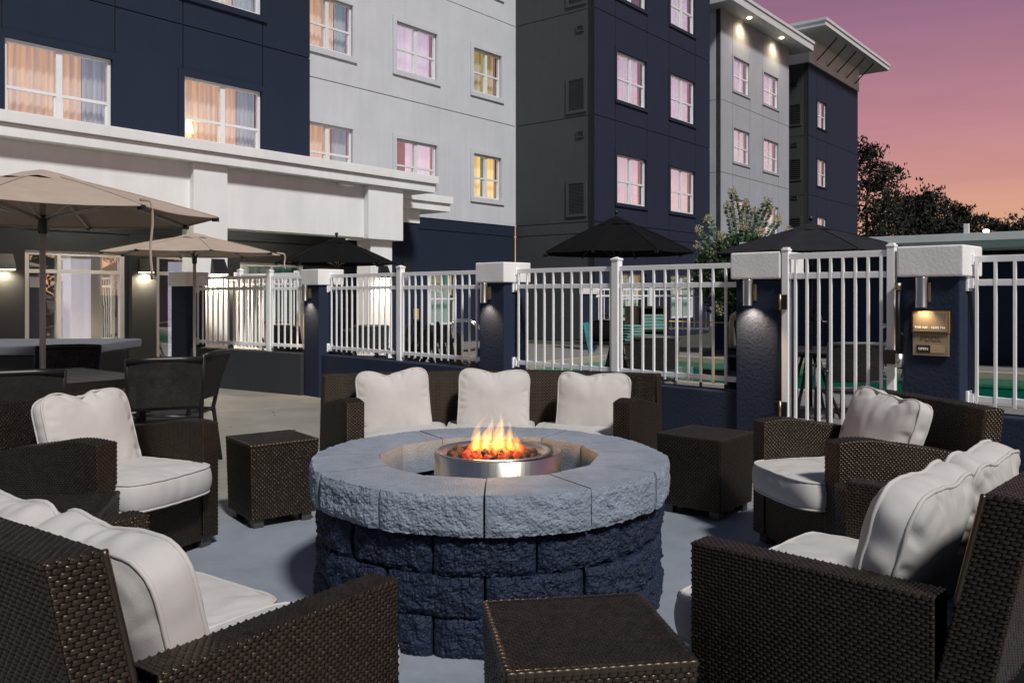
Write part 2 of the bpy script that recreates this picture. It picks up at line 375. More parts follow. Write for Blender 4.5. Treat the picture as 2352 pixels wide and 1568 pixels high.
# pool
cop = ring((PS0 - .3, PS1 + .3, PT0 - .3, PT1 + .3), (PS0, PS1, PT0, PT1), .012, 'pool_coping', M_coping, .25); cop['kind'] = 'structure'
mb = MB(); z0, z1 = -1.25, -.2
mb.add([W(PS0 - .01, PT0 - .01, z1), W(PS1 + .01, PT0 - .01, z1), W(PS1 + .01, PT1 + .01, z1), W(PS0 - .01, PT1 + .01, z1), W(PS0 - .01, PT0 - .01, z0), W(PS1 + .01, PT0 - .01, z0), W(PS1 + .01, PT1 + .01, z0), W(PS0 - .01, PT1 + .01, z0)],
       [(0, 4, 5, 1), (1, 5, 6, 2), (2, 6, 7, 3), (3, 7, 4, 0), (4, 7, 6, 5)])
o = mb.build('pool_basin', M_basin); o['kind'] = 'structure'
o = MB().add([W(PS0, PT0, -.09), W(PS1, PT0, -.09), W(PS1, PT1, -.09), W(PS0, PT1, -.09)], [(0, 1, 2, 3)]).build('pool_water', M_water); o['kind'] = 'structure'
# ------------------------------------------------------------------ hotel
hotel = thing('hotel_building', 'four-storey hotel in navy and pale stucco blocks with a white porch', 'building', (0, 0, 0), TH)

def rects(u0, u1, z0, z1, holes):
    us = sorted({u0, u1, *[min(max(h[i], u0), u1) for h in holes for i in (0, 1)]})
    zs = sorted({z0, z1, *[min(max(h[i], z0), z1) for h in holes for i in (2, 3)]})
    out = []
    for i in range(len(us) - 1):
        run = None
        for j in range(len(zs) - 1):
            cu, cz = (us[i] + us[i + 1]) / 2, (zs[j] + zs[j + 1]) / 2
            inh = any(h[0] < cu < h[1] and h[2] < cz < h[3] for h in holes)
            if inh:
                if run: out.append(run); run = None
            else:
                run = [us[i], us[i + 1], zs[j], zs[j + 1]] if run is None else [run[0], run[1], run[2], zs[j + 1]]
        if run: out.append(run)
    return out
def fbox(mb, plane, p, u0, u1, z0, z1, d0, d1):
    """box on a facade: plane 'f' (front, t=p) or 's' (side, s=p); depth d0..d1 measured inwards"""
    if plane == 'f': mb.box((u0, p + d0, z0), (u1, p + d1, z1))
    else: mb.box((p + d0, u0, z0), (p + d1, u1, z1))
def facade(plane, p, u0, u1, z0, z1, uj, zj, wins, m, parent=hotel):
    us = [u0] + [u for u in sorted(uj) if u0 < u < u1] + [u1]; zs = [z0] + [z for z in sorted(zj) if z0 < z < z1] + [z1]
    g = .011
    for i in range(len(us) - 1):
        for j in range(len(zs) - 1):
            a, b, c, d = us[i] + (g if i else 0), us[i + 1] - (g if i < len(us) - 2 else 0), zs[j] + (g if j else 0), zs[j + 1] - (g if j < len(zs) - 2 else 0)
            mb = MB()
            for r in rects(a, b, c, d, wins): fbox(mb, plane, p, *r, 0, .035)
            if mb.v: mb.build('wall_panel', m, parent)
    mb = MB()
    for r in rects(u0, u1, z0, z1, wins): fbox(mb, plane, p, *r, .036, .22)
    mb.build('wall_core', M_joint, parent)

def curtain(mb, u0, u1, p, z0, z1, amp=.02, per=.12, n=None):
    n = n or max(6, int((u1 - u0) / per * 6))
    mb.grid(lambda u, v: (u0 + (u1 - u0) * u, p + amp * math.sin(u * (u1 - u0) / per * 2 * math.pi + .6 * math.sin(u * 9)), z0 + (z1 - z0) * v), n, 1)

def window(p, u0, u1, z0, z1, look, trim=None, trimw=.13, parent=hotel, sill=True, meet=.46, mull=.5):
    fr = MB(); fw = .055; d0, d1 = .05, .12
    fbox(fr, 'f', p, u0, u0 + fw, z0, z1, d0, d1); fbox(fr, 'f', p, u1 - fw, u1, z0, z1, d0, d1)
    fbox(fr, 'f', p, u0 + fw, u1 - fw, z1 - fw, z1, d0, d1); fbox(fr, 'f', p, u0 + fw, u1 - fw, z0, z0 + fw, d0, d1)
    um = u0 + (u1 - u0) * mull; zm = z0 + (z1 - z0) * meet
    fbox(fr, 'f', p, um - .05, um + .05, z0 + fw, z1 - fw, d0 - .003, d1)
    for a, b in ((u0 + fw, um - .05), (um + .05, u1 - fw)):
        fbox(fr, 'f', p, a, b, zm - .025, zm + .025, d0 + .004, d1)
        fbox(fr, 'f', p, b - .03, b, z0 + fw, zm - .025, d0 + .02, d1); fbox(fr, 'f', p, a, a + .022, z0 + fw, zm - .025, d0 + .02, d1)
    w_ = fr.build('window', M_vinyl, parent)
    gm = {'refl': M_g_refl, 'half': M_g_half}.get(look, M_g_clear)
    if look == 'half': gm = M_g_half
    for a, b in ((u0 + fw, um - .05), (um + .05, u1 - fw)):
        for c, d, dd in ((z0 + fw, zm - .025, .095), (zm + .025, z1 - fw, .075)):
            pm = MB(); fbox(pm, 'f', p, a + .001, b - .001, c + .001, d - .001, dd, dd + .004); pm.build('pane', gm, w_)
    back = MB(); fbox(back, 'f', p, u0 - .05, u1 + .05, z0 - .05, z1 + .05, .60, .62); back.build('room_wall', M_room, w_)
    cu = MB(); L = u1 - u0; rw = random.Random(int(u0 * 37 + z0 * 91)); ja, jb = rw.uniform(.03, .14), rw.uniform(.15, .3)
    if look in ('amber', 'amberlamp'):
        curtain(cu, u0 + L * ja, u1 - L * jb, p + .30, z0 - .02, z1 + .02); cu.build('sheer_curtain', M_cur_or, w_, smooth=True)
        c2 = MB(); curtain(c2, u0, u0 + L * ja, p + .27, z0 - .02, z1 + .02, .02, .08); curtain(c2, u1 - L * jb, u1, p + .27, z0 - .02, z1 + .02, .02, .09); c2.build('side_drape', M_cur_te, w_, smooth=True)
        if look == 'amberlamp':
            lm = MB().lathe([(.11, 0), (.08, .2)], 16, (u0 + L * .12, p + .24, z0 + .42)); lm.build('table_lamp', M_lampglow, w_, smooth=True)
    elif look == 'yellow':
        curtain(cu, u0, u0 + L * .5, p + .26, z0 - .02, z1 + .02, .02, .2); curtain(cu, u0 + L * .74, u1, p + .26, z0 - .02, z1 + .02, .02, .15); cu.build('sheer_curtain', M_cur_ye, w_, smooth=True)
        c2 = MB(); curtain(c2, u0 + L * .5, u0 + L * .74, p + .28, z0 - .02, z1 + .02, .02, .1); c2.build('side_drape', M_cur_gr, w_, smooth=True)
    elif look == 'dim':
        curtain(cu, u0, u0 + L * .62, p + .26, z0 - .02, z1 + .02, .025, .16); curtain(cu, u0 + L * .62, u1, p + .30, z0 - .02, z1 + .02, .02, .14); cu.build('sheer_curtain', M_cur_dk, w_, smooth=True)
    elif look == 'green':
        curtain(cu, u0, u1, p + .26, z0 - .02, z1 + .02, .02, .12); cu.build('drape', M_cur_gr, w_, smooth=True)
    else:
        k_ = rw.random(); a_u, b_u = (u0, u1) if k_ < .45 else ((u0, u0 + L * rw.uniform(.55, .8)) if k_ < .7 else (u0 + L * rw.uniform(.2, .4), u1))
        curtain(cu, a_u, b_u, p + .28, z0 - .02, z1 + .02, .02, .16); cu.build('sheer_curtain', M_cur_lav, w_, smooth=True)
    if trim:
        tm = MB(); tw = trimw
        fbox(tm, 'f', p, u0 - tw, u1 + tw, z1, z1 + tw, -.03, -.001); fbox(tm, 'f', p, u0 - tw, u1 + tw, z0 - tw, z0, -.045, -.001)
        fbox(tm, 'f', p, u0 - tw, u0, z0, z1, -.03, -.001); fbox(tm, 'f', p, u1, u1 + tw, z0, z1, -.03, -.001)
        tm.build('window_trim', trim, w_)

def louver(t0, t1, z0, z1, s, m, n):
    fw = .09 if z1 - z0 > .3 else .03; mb = MB(); fbox(mb, 's', s, t0 - fw, t1 + fw, z1, z1 + fw, -.03, -.001); fbox(mb, 's', s, t0 - fw, t1 + fw, z0 - fw, z0, -.03, -.001)
    fbox(mb, 's', s, t0 - fw, t0, z0, z1, -.03, -.001); fbox(mb, 's', s, t1, t1 + fw, z0, z1, -.03, -.001)
    g_ = mb.build('louvre', m, hotel)
    bk = MB(); fbox(bk, 's', s, t0, t1, z0, z1, -.004, -.001); bk.build('louvre_back', M_joint, g_)
    sl = MB(); me = None
    for k in range(n):
        z = z0 + (k + .5) * (z1 - z0) / n
        mtx = Matrix.Translation((s - .014, 0, z)) @ Matrix.Rotation(R(35), 4, 'Y')
        q = MB(); q.box((-.012, t0 + .01, -.004), (.012, t1 - .01, .004), mtx); q.build('slat', m, g_)

FL = [3.37, 6.37, 9.37]
# navy wing over the porch
T = 14.92
wn_ = [(5.49, 7.23), (8.60, 10.31), (2.4, 4.1)]; rows = [(4.02, 5.47), (7.02, 8.47)]
facade('f', T, 0, 11.53, 3.3, 10.5, [4.3, 5.45, 7.28, 8.58, 10.34], [6.42, 9.42], [(a, b, c, d) for a, b in wn_ for c, d in rows], M_navy)
window(T, 5.49, 7.23, 4.02, 5.47, 'amber', M_navy, .12)
window(T, 8.60, 10.31, 4.02, 5.47, 'amberlamp', M_navy, .12)
window(T, 8.60, 10.31, 7.02, 8.47, 'amber', M_navy, .12)
window(T, 5.49, 7.23, 7.02, 8.47, 'amber', M_navy, .12); window(T, 2.4, 4.1, 4.02, 5.47, 'half', M_navy, .12); window(T, 2.4, 4.1, 7.02, 8.47, 'half', M_navy, .12)
mb = MB(); mb.box((11.30, T + .23, 0), (11.53, 16.0, 10.5)); mb.build('return_wall', M_navy, hotel)
# pale facade
T = 15.98; wl = []
cols = [(12.15, 13.62), (15.07, 16.56), (18.05, 19.27)]
for a, b in cols:
    for k in range(3): wl.append((a, b, 4.08 + 3 * k, 5.33 + 3 * k))
facade('f', T, 11.0, 19.97, 3.37, 13.1, [], [6.37, 9.37], wl, M_white)
looks = {(0, 0): 'amber', (0, 1): 'amber', (1, 0): 'half', (1, 1): 'half', (2, 0): 'yellow', (2, 1): 'dim'}
for i, (a, b) in enumerate(cols):
    for k in range(3): window(T, a, b, 4.08 + 3 * k, 5.33 + 3 * k, looks.get((i, k), 'half'), M_white, .13)
gw = [(13.75, 14.65, .5, 1.9), (16.3, 17.4, .5, 1.9)]
facade('f', T + .02, 11.0, 19.96, 0, 3.365, [], [3.05], gw, M_navy)
for a, b, c, d in gw: window(T + .02, a, b, c, d, 'green', None, meet=.5, mull=.06 if a > 15 else .5)
# mid navy block
S0, S1, T = 19.97, 27.21, 13.15; wl = []
for a, b in ((21.13, 22.82), (24.36, 26.05)):
    wl.append((a, b, .55, 1.95))
    for k in range(4): wl.append((a, b, 3.99 + 3 * k, 5.42 + 3 * k))
facade('f', T, S0, S1, 0, 13.1, [21.06, 22.89, 24.3, 26.11], [3.05] + FL, wl, M_navy2)
for a, b, c, d in wl: window(T, a, b, c, d, 'green' if c < 1 else 'refl', M_navy2, .10)
facade('s', S0, T + .036, 15.975, 0, 13.1, [], [3.05] + FL, [], M_navyside)
for z in (3.62, 6.57, 9.62): louver(13.5, 14.02, z, z + .86, S0, M_navyside, 22)
for z in (5.80, 8.80): louver(13.52, 13.72, z, z + .13, S0, M_navyside, 4)
# link walls
for a, b, tt, zz, m_ in ((27.21, 32.9, 18.2, 12.8, M_navy), (40.0, 43.2, 18.2, 12.8, M_navy)):
    mb = MB(); mb.box((a, tt, 0), (b, tt + .3, zz)); mb.build('link_wall', m_, hotel)
mb = MB(); mb.box((S1 - .2, T + .23, 0), (S1, 18.2, 13.1)); mb.build('return_wall', M_navyside, hotel)
# pale block with lit soffit
S0, S1, T = 32.65, 40.13, 15.28; wl = [(a, b, c + .0, c + 1.42) for a, b in ((33.84, 35.47), (37.03, 38.76)) for c in (.9, 3.95, 6.95, 9.97)]
facade('f', T, S0, S1, 0, 13.1, [33.78, 35.53, 36.97, 38.82], FL, wl, M_white2)
for a, b, c, d in wl: window(T, a, b, c, d, 'refl', M_white2, .10)
facade('s', S0, T + .036, 18.2, 0, 13.1, [], FL, [], M_white)
for z in (4.2, 7.2, 10.0): louver(15.9, 16.45, z, z + .9, S0, M_white, 12)
for z in (6.0, 8.9, 11.9): louver(15.85, 16.15, z, z + .13, S0, M_white, 3)
mb = MB(); mb.box((S0 - .75, T - .8, 13.1), (S1 + 1.1, 18.4, 13.42)); mb.box((S0 - .80, T - .85, 13.42), (S1 + 1.15, 18.45, 13.55)); mb.build('roof', M_trimfascia, hotel)
for s_ in (34.53, 38.14):
    fx = MB().lathe([(.09, 0), (.09, -.03)], 16, (s_, T - .42, 13.098), capb=False, capt=True); f_ = fx.build('soffit_lamp', M_lens, hotel)
    light('lamp', 'SPOT', (s_, T - .42, 13.0), 150, WARM, hotel, rot=(R(10), 0, 0), spot_size=R(150), spot_blend=1.0, shadow_soft_size=.15)
mb = MB(); mb.box((S1 - .2, T + .23, 0), (S1, 18.2, 13.1)); mb.build('return_wall', M_white2, hotel)
# far navy tower with big bracketed roof
S0, S1, T = 42.88, 50.9, 15.32; wl = [(44.14, 45.48, c, c + 1.4) for c in (.9, 3.93, 6.95, 9.98)]
facade('f', T, S0, S1, 0, 13.05, [44.08, 45.54], FL, wl, M_navy2)
for a, b, c, d in wl: window(T, a, b, c, d, 'refl', M_navy2, .08)
facade('s', S0, T + .036, 18.2, 0, 13.05, [], FL, [], M_navyside)
for z in (4.2, 7.2, 10.0): louver(15.75, 16.5, z, z + 1.0, S0, M_navyside, 10)
for z in (6.2, 8.9, 12.0): louver(15.9, 16.15, z, z + .14, S0, M_navyside, 3)
mb = MB(); mb.box((S0 - .05, T - .06, 13.06), (S1 + .05, 18.6, 14.33)); mb.build('attic_band', M_cream, hotel)
mb = MB(); mb.box((S0 - 1.45, T - 1.35, 14.33), (S1 + 1.4, 19.5, 14.56)); mb.box((S0 - 1.5, T - 1.4, 14.56), (S1 + 1.45, 19.55, 14.7)); mb.build('roof', M_trimfascia, hotel)
mb = MB(); mb.box((S1 - .2, T + .23, 0), (S1, 19, 13.05)); mb.build('return_wall', M_navy2, hotel)
for k in range(5):
    s_ = 43.9 + k * 1.55
    br = MB().tube([(s_, T - .08, 13.35), (s_, T - 1.1, 14.32)], .035, 6); br.build('roof_bracket', M_black, hotel)
    pl = MB(); pl.box((s_ - .15, T - .09, 13.15), (s_ + .15, T - .061, 13.6)); pl.build('bracket_plate', M_cream, hotel)
# security camera box on the tower's side
mb = MB(); mb.box((S0 - .35, 16.6, 13.15), (S0 - .06, 16.9, 13.45)); mb.build('camera_box', M_black, hotel)

# porch: fascia, beam, piers, ground floor glazing
mb = MB(); mb.box((-3, 12.0, 3.38), (12.4, 14.9, 3.55)); mb.box((-3, 11.95, 3.555), (12.45, 14.9, 3.71)); mb.build('porch_roof', M_cream, hotel, bev=.008)
mb = MB(); mb.box((-3, 12.22, 2.40), (10.9, 12.62, 3.379)); mb.build('porch_beam', M_cream, hotel)
mb = MB(); mb.box((7.14, 12.10, 0), (7.73, 12.44, 3.378)); mb.build('porch_pier', M_cream, hotel, bev=.01)
mb = MB(); mb.box((10.69, 12.08, 2.37), (11.58, 12.75, 3.378)); mb.build('pier_head', M_cream, hotel, bev=.01)
mb = MB(); mb.box((10.85, 12.2, 0), (11.40, 12.6, 2.369)); mb.build('porch_pier', M_cream, hotel, bev=.01)
mb = MB(); mb.box((12.1, 12.9, 3.15), (13.8, 15.9, 3.32)); mb.box((12.1, 12.85, 3.325), (13.85, 15.9, 3.48)); mb.build('porch_roof', M_cream, hotel, bev=.008)
mb = MB(); mb.box((12.2, 13.1, 2.86), (13.05, 13.6, 3.149)); mb.build('porch_beam', M_cream, hotel)
mb = MB(); mb.box((12.28, 13.12, 0), (13.02, 15.97, 2.859)); mb.build('navy_pier', M_navy, hotel)
mb = MB(); mb.box((10.05, 12.06, 3.31), (10.30, 12.21, 3.376)); mb.build('soffit_box', M_cream, hotel)
# ground floor wall under the porch
T = 14.3
dz = [(5.56, 7.16, .02, 2.03), (7.72, 8.9, .02, 2.03), (9.4, 10.9, .3, 1.95), (2.6, 4.2, .02, 2.03)]
facade('f', T, -2, 12.27, 0, 3.375, [], [2.35], dz, M_dark)
def door_glazing(p, u0, u1, z0, z1, split, look):
    fr = MB(); fw = .07; zt = z1 - .33
    fbox(fr, 'f', p, u0, u0 + fw, z0, z1, .03, .12); fbox(fr, 'f', p, u1 - fw, u1, z0, z1, .03, .12)
    fbox(fr, 'f', p, u0 + fw, u1 - fw, z1 - fw, z1, .03, .12); fbox(fr, 'f', p, u0 + fw, u1 - fw, z0, z0 + fw, .03, .12)
    fbox(fr, 'f', p, u0 + fw, u1 - fw, zt - .03, zt + .03, .034, .12)
    us = [u0 + fw] + [u0 + (u1 - u0) * k for k in split] + [u1 - fw]
    for u in us[1:-1]: fbox(fr, 'f', p, u - .03, u + .03, z0 + fw, z1 - fw, .028, .12)
    w_ = fr.build('glazed_door', M_vinyl, hotel)
    for i in range(len(us) - 1):
        for c, d in ((z0 + fw, zt - .03), (zt + .03, z1 - fw)):
            pm = MB(); fbox(pm, 'f', p, us[i] + .031, us[i + 1] - .031, c + .002, d - .002, .08, .086); pm.build('pane', M_g_door, w_)
    bk = MB(); fbox(bk, 'f', p, u0, u1, z0, z1, .9, .92); bk.build('room_wall', M_room, w_)
    cu = MB()
    if look == 'green':
        curtain(cu, u0 + .1, u1 - .1, p + .3, z0, z1, .02, .12); cu.build('drape', M_cur_gr, w_, smooth=True)
    else:
        curtain(cu, u0 + (u1 - u0) * .42, u1 - .35, p + .5, z0, z1 - .1, .01, .4); cu.build('roller_blind', M_cur_lav, w_, smooth=True)
door_glazing(T, 5.56, 7.16, .02, 2.03, [.33], 'blind'); door_glazing(T, 7.72, 8.9, .02, 2.03, [.5], 'room')
door_glazing(T, 9.4, 10.9, .3, 1.95, [.5], 'green'); door_glazing(T, 2.6, 4.2, .02, 2.03, [.5], 'room')
for a, b in ((7.22, 7.66), (5.0, 5.5), (4.28, 4.9)):
    mb = MB(); mb.box((a, T - .12, 0), (b, T - .001, 2.349)); mb.build('pilaster', M_dark, hotel)

# recessed porch ceiling lamps
for s_, t_ in ((6.3, 13.45), (9.3, 13.4), (3.4, 13.45), (12.6, 13.0)):
    zc = 3.378 if s_ < 12 else 2.858
    if s_ > 12: continue
    MB().lathe([(.085, 0), (.085, -.012), (.06, -.012)], 18, (s_, t_, zc)).build('downlight_rim', M_vinyl, hotel)
    MB().lathe([(.058, -.008), (.0, -.008)], 18, (s_, t_, zc)).build('downlight', M_lens, hotel)
    light('lamp', 'SPOT', (s_, t_, zc - .03), 120, (1, .88, .70), hotel, spot_size=R(150), spot_blend=.6, shadow_soft_size=.08)
# building sconces (lit)
def sconce(label, s, t, z, e=16, up=0):
    th = thing('wall_sconce', label, 'wall lamp', W(s, t, z), TH)
    mb = MB(); mb.add([(-.11, -.02, .12), (.11, -.02, .12), (.11, 0, .12), (-.11, 0, .12), (-.13, -.13, -.12), (.13, -.13, -.12), (.13, 0, -.12), (-.13, 0, -.12)],
                      [(0, 1, 2, 3), (7, 6, 5, 4), (0, 4, 5, 1), (1, 5, 6, 2), (2, 6, 7, 3), (3, 7, 4, 0)])
    mb.build('shade', M_darkmetal, th, fixn=True)
    MB().box((-.11, -.115, -.128), (.11, -.01, -.121)).build('lens', M_lens, th)
    light('lamp', 'SPOT', (0, -.09, -.15), e, WARM, th, rot=(R(10), 0, 0), spot_size=R(168), spot_blend=.5, shadow_soft_size=.06)
    return th
sconce('wedge sconce on the dark pilaster between the two glazed doors', 7.44, 14.3 - .121, 1.83, 75)
sconce('wedge sconce on the dark wall behind the grill counter', 5.22, 14.3 - .121, 1.83, 45)
sconce('wedge sconce on the white porch pier above the fence', 7.55, 12.099, 1.77, 60)
sconce('wedge sconce on the white pier behind the black dining chair', 11.15, 12.199, 1.76, 70)
sconce('small wedge sconce on the dark wall between the white piers', 9.2, 14.299, 1.72, 45)
sconce('wedge sconce on the navy return wall beyond the white pier', 12.65, 13.119, 1.9, 8)

# ------------------------------------------------------------------ pool house with white eave
ph = thing('pool_house', 'low navy pool house with a long white flat eave behind the pool', 'building', W(18.2, 0), TH)
mb = MB(); mb.box((0, -11, 0), (4, 6.9, 2.1)); mb.build('wall', M_navyw, ph)
mb = MB(); mb.box((-1.25, -11.5, 2.16), (4.5, 7.4, 2.28)); mb.box((-1.3, -11.6, 2.28), (4.6, 7.5, 2.42)); mb.build('roof', M_trimfascia, ph, bev=.006)
for y_ in (3.25, -2.6):
    mb = MB(); mb.box((-.9, y_, 2.421), (-.82, y_ + .08, 2.62)); mb.build('roof_vent', M_trimfascia, ph)
fx = thing('roof_floodlight', 'small lit white floodlight on the pool house roof', 'floodlight', W(18.2 - .7, 3.0, 2.421), TH)
MB().box((-.06, -.08, 0), (.06, .08, .03)).build('base', M_trimfascia, fx); MB().lathe([(.02, .03), (.05, .05), (.05, .08), (.02, .09)], 14, capb=True, capt=True).build('lamp_head', M_lens, fx, smooth=True)
# drinking fountain
df = thing('drinking_fountain', 'wall-hung steel drinking fountain on the navy pool house wall', 'drinking fountain', W(18.2 - .001, .55, .55), TH)
mb = MB(); mb.box((-.34, -.24, 0), (-.001, .24, .33)); mb.build('housing', mat('grey_enamel', (.12, .12, .12), .5), df, bev=.02)
mb = MB(); mb.box((-.40, -.27, .332), (-.001, .27, .44)); mb.build('basin', M_steel2, df, bev=.03, seg=3)
MB().tube([(-.30, .1, .44), (-.30, .1, .50), (-.27, .1, .55), (-.22, .1, .56)], .012, 8).build('spout', M_chrome, df, smooth=True)

# ------------------------------------------------------------------ fence line: pillars, knee walls, panels, gate
FROT = R(-45)
def pillar(label, loc, rot, sh=(-.39, -.03, .03, .36), cap=(-.42, 0, 0, .39), zc=(1.45, 1.655), zb=0):
    p = thing('fence_pillar', label, 'pillar', loc, rot, 'navy fence pillars with white caps')
    mb = MB(); mb.box((sh[0], sh[2], zb), (sh[1], sh[3], zc[0] - .001)); mb.build('shaft', M_navyw, p, bev=.012)
    mb = MB(); mb.box((cap[0], cap[2], zc[0]), (cap[1], cap[3], zc[1])); mb.build('cap', M_capw, p, bev=.014, seg=3)
    return p
TK = {'P2': .03, 'P3': 3.42, 'P4': 6.38, 'P5': 7.65}
pillar('navy pillar with white cap behind the sofa corner, second from the glazed doors', FP(TK['P2']), FROT)
pillar('navy pillar with white cap standing behind the middle of the sofa', FP(TK['P3']), FROT)
pillar('navy pillar with white cap carrying the gate hinges', FP(TK['P4']), FROT)
pillar('navy pillar with white cap carrying the pool sign', FP(TK['P5']), FROT)
P1c = Vector((-4.72, 12.3, 0)); P2c = FP(.03); dL = (P2c - P1c).normalized(); LROT = math.atan2(dL.y, dL.x); nL = Vector((-dL.y, dL.x, 0))
pillar('navy pillar with white cap beside the glazed doors', P1c, LROT)

def bracket(parent, x, y, z, sx=1):
    mb = MB(); mb.box((min(x, x + sx * .012), y - .045, z - .03), (max(x, x + sx * .012), y + .045, z + .075)); mb.box((min(x, x + sx * .04), y - .03, z - .012), (max(x, x + sx * .04), y + .03, z + .055)); mb.build('bracket', M_alu, parent)
def fence_panel(label, loc, rot, L, post=None, zt=1.565, z2=1.41, zb=.645, zlow=.60, sp=.1135, brk=True, group='white picket fence panels', pw=.019, rail=.042):
    f = thing('fence_panel', label, 'fence', loc, rot, group)
    for z in (zt, z2, zb):
        mb = MB(); mb.box((.012, -.016, z - rail / 2), (L - .012, .016, z + rail / 2)); r_ = mb.build('rail', M_alu, f, bev=.002, seg=1)
        if brk: bracket(f, .0, 0, z - .025, 1); bracket(f, L, 0, z - .025, -1)
    pm = MB().box((-pw / 2, -pw / 2 - .009, zlow), (pw / 2, pw / 2 - .009, zt - rail / 2 - .001)).mesh('picket', M_alu, bev=.0015, seg=1)
    xs = []; 
    segs = [(0, L)] if post is None else [(0, post), (post, L)]
    for a, b in segs:
        n = max(2, round((b - a) / sp)); xs += [a + (b - a) * (k + .5) / n for k in range(n)]
    for x in xs: obj('picket', pm, f, loc=(x, 0, 0))
    if post is not None:
        mb = MB(); mb.box((post - .036, -.036, .555), (post + .036, .036, zt + .075)); p_ = mb.build('post', M_alu, f, bev=.003)
        mb = MB(); c = .042; z_ = zt + .0755
        mb.add([(post - c, -c, z_), (post + c, -c, z_), (post + c, c, z_), (post - c, c, z_), (post - c, -c, z_ + .014), (post + c, -c, z_ + .014), (post + c, c, z_ + .014), (post - c, c, z_ + .014), (post, 0, z_ + .032)],
               [(3, 2, 1, 0), (0, 1, 5, 4), (1, 2, 6, 5), (2, 3, 7, 6), (3, 0, 4, 7), (4, 5, 8), (5, 6, 8), (6, 7, 8), (7, 4, 8)]); mb.build('post_cap', M_alu, p_)
    return f
def knee(label, loc, rot, L, h=.555, th=.22, y0=.07, m=None):
    k = thing('knee_wall', label, 'wall', loc, rot, 'navy knee walls under the fence')
    mb = MB(); mb.box((0, y0, 0), (L, y0 + th, h)); mb.build('wall_face', m or M_navyw, k, bev=.01)
FY = .19
fence_panel('white picket fence panel behind the sofa between the two pillars with bare navy fronts', FP(TK['P2'] - .03, FY), FROT, 2.97 + .03, 1.5)
fence_panel('white picket fence panel between the sofa pillar and the gate hinge pillar', FP(TK['P3'] - .03, FY), FROT, 2.60, 1.30)
fence_panel('white picket fence panel beside the pool sign pillar', FP(TK['P5'] - .03, FY), FROT, 2.9, None)
knee('navy knee wall behind the sofa pillars', FP(TK['P2'] - .03), FROT, 3.0); knee('navy knee wall running up to the gate hinge pillar', FP(TK['P3'] - .03), FROT, 2.60); knee('navy knee wall beyond the pool sign pillar', FP(TK['P5'] - .03), FROT, 3.4)
LL = (P2c - P1c).length
fence_panel('white picket fence panel by the tan umbrella pole', P1c - dL * .03 + nL * FY, LROT, LL - .36, 1.58)
knee('dark knee wall by the tan umbrella pole', P1c - dL * .03, LROT, LL - .36, m=M_dark)  # charcoal instead of navy: warm lamplight on the wall put into its colour
# inner taller gate panel near the porch pier
q0, q1 = Vector((-4.55, 14.0, 0)), Vector((-3.30, 13.0, 0)); dq = q1 - q0
fence_panel('taller white picket panel under the porch beside the white pier', q0, math.atan2(dq.y, dq.x), dq.length, .12, 1.64, 1.49, .45, .3, .10, group=None)
# gate
g = thing('pool_gate', 'white picket gate between the hinge pillar and the pool sign pillar', 'gate', FP(TK['P4'] + .012, .03), FROT); GW = TK['P5'] - .42 - TK['P4'] - .03
for x in (.024, GW - .024):
    mb = MB(); mb.box((x - .026, -.026, .04), (x + .026, .026, 1.655)); p_ = mb.build('post', M_alu, g, bev=.003)
    mb = MB(); mb.box((x - .03, -.03, 1.656), (x + .03, .03, 1.672)); mb.box((x - .022, -.022, 1.6725), (x + .022, .022, 1.684)); mb.build('post_cap', M_alu, p_, bev=.004)
for z in (1.615, 1.47, .12):
    mb = MB(); mb.box((.052, -.016, z - .022), (GW - .052, .016, z + .022)); mb.build('rail', M_alu, g, bev=.002, seg=1)
pm = MB().box((-.0095, -.0185, .07), (.0095, .0005, 1.592)).mesh('picket', M_alu, bev=.0015, seg=1)
for k in range(8): obj('picket', pm, g, loc=(.052 + (GW - .104) * (k + .55) / 8, 0, 0))
for z in (1.22, .42):
    mb = MB(); mb.box((-.055, -.045, z), (-.003, -.03, z + .11)); mb.box((.0, -.040, z), (.045, -.0275, z + .11)); mb.build('hinge', M_black, g, bev=.003)
    MB().tube([(-.003, -.047, z - .004), (-.003, -.047, z + .114)], .009, 8).build('hinge_pin', M_brass, g, smooth=True)
mb = MB(); mb.box((GW - .055, -.075, .86), (GW + .035, -.0265, .955)); mb.build('latch', M_black, g, bev=.006)
MB().tube([(GW + .038, -.055, .955), (GW + .038, -.055, 1.36)], .018, 10).build('latch_rod', M_darkmetal, g, smooth=True)
MB().tube([(GW + .038, -.055, 1.362), (GW + .038, -.055, 1.41)], .024, 10).build('latch_knob', M_brass, g, smooth=True)
MB().tube([(GW + .045, -.055, .84), (GW + .045, -.055, .93)], .028, 12).build('latch_cylinder', M_steel2, g, smooth=True)
MB().lathe([(.001, 0), (.016, .006), (.02, .018), (.014, .03), (.001, .034)], 12, (GW - .072, -.02, 1.10)).build('pull_knob', M_steel2, g, smooth=True)

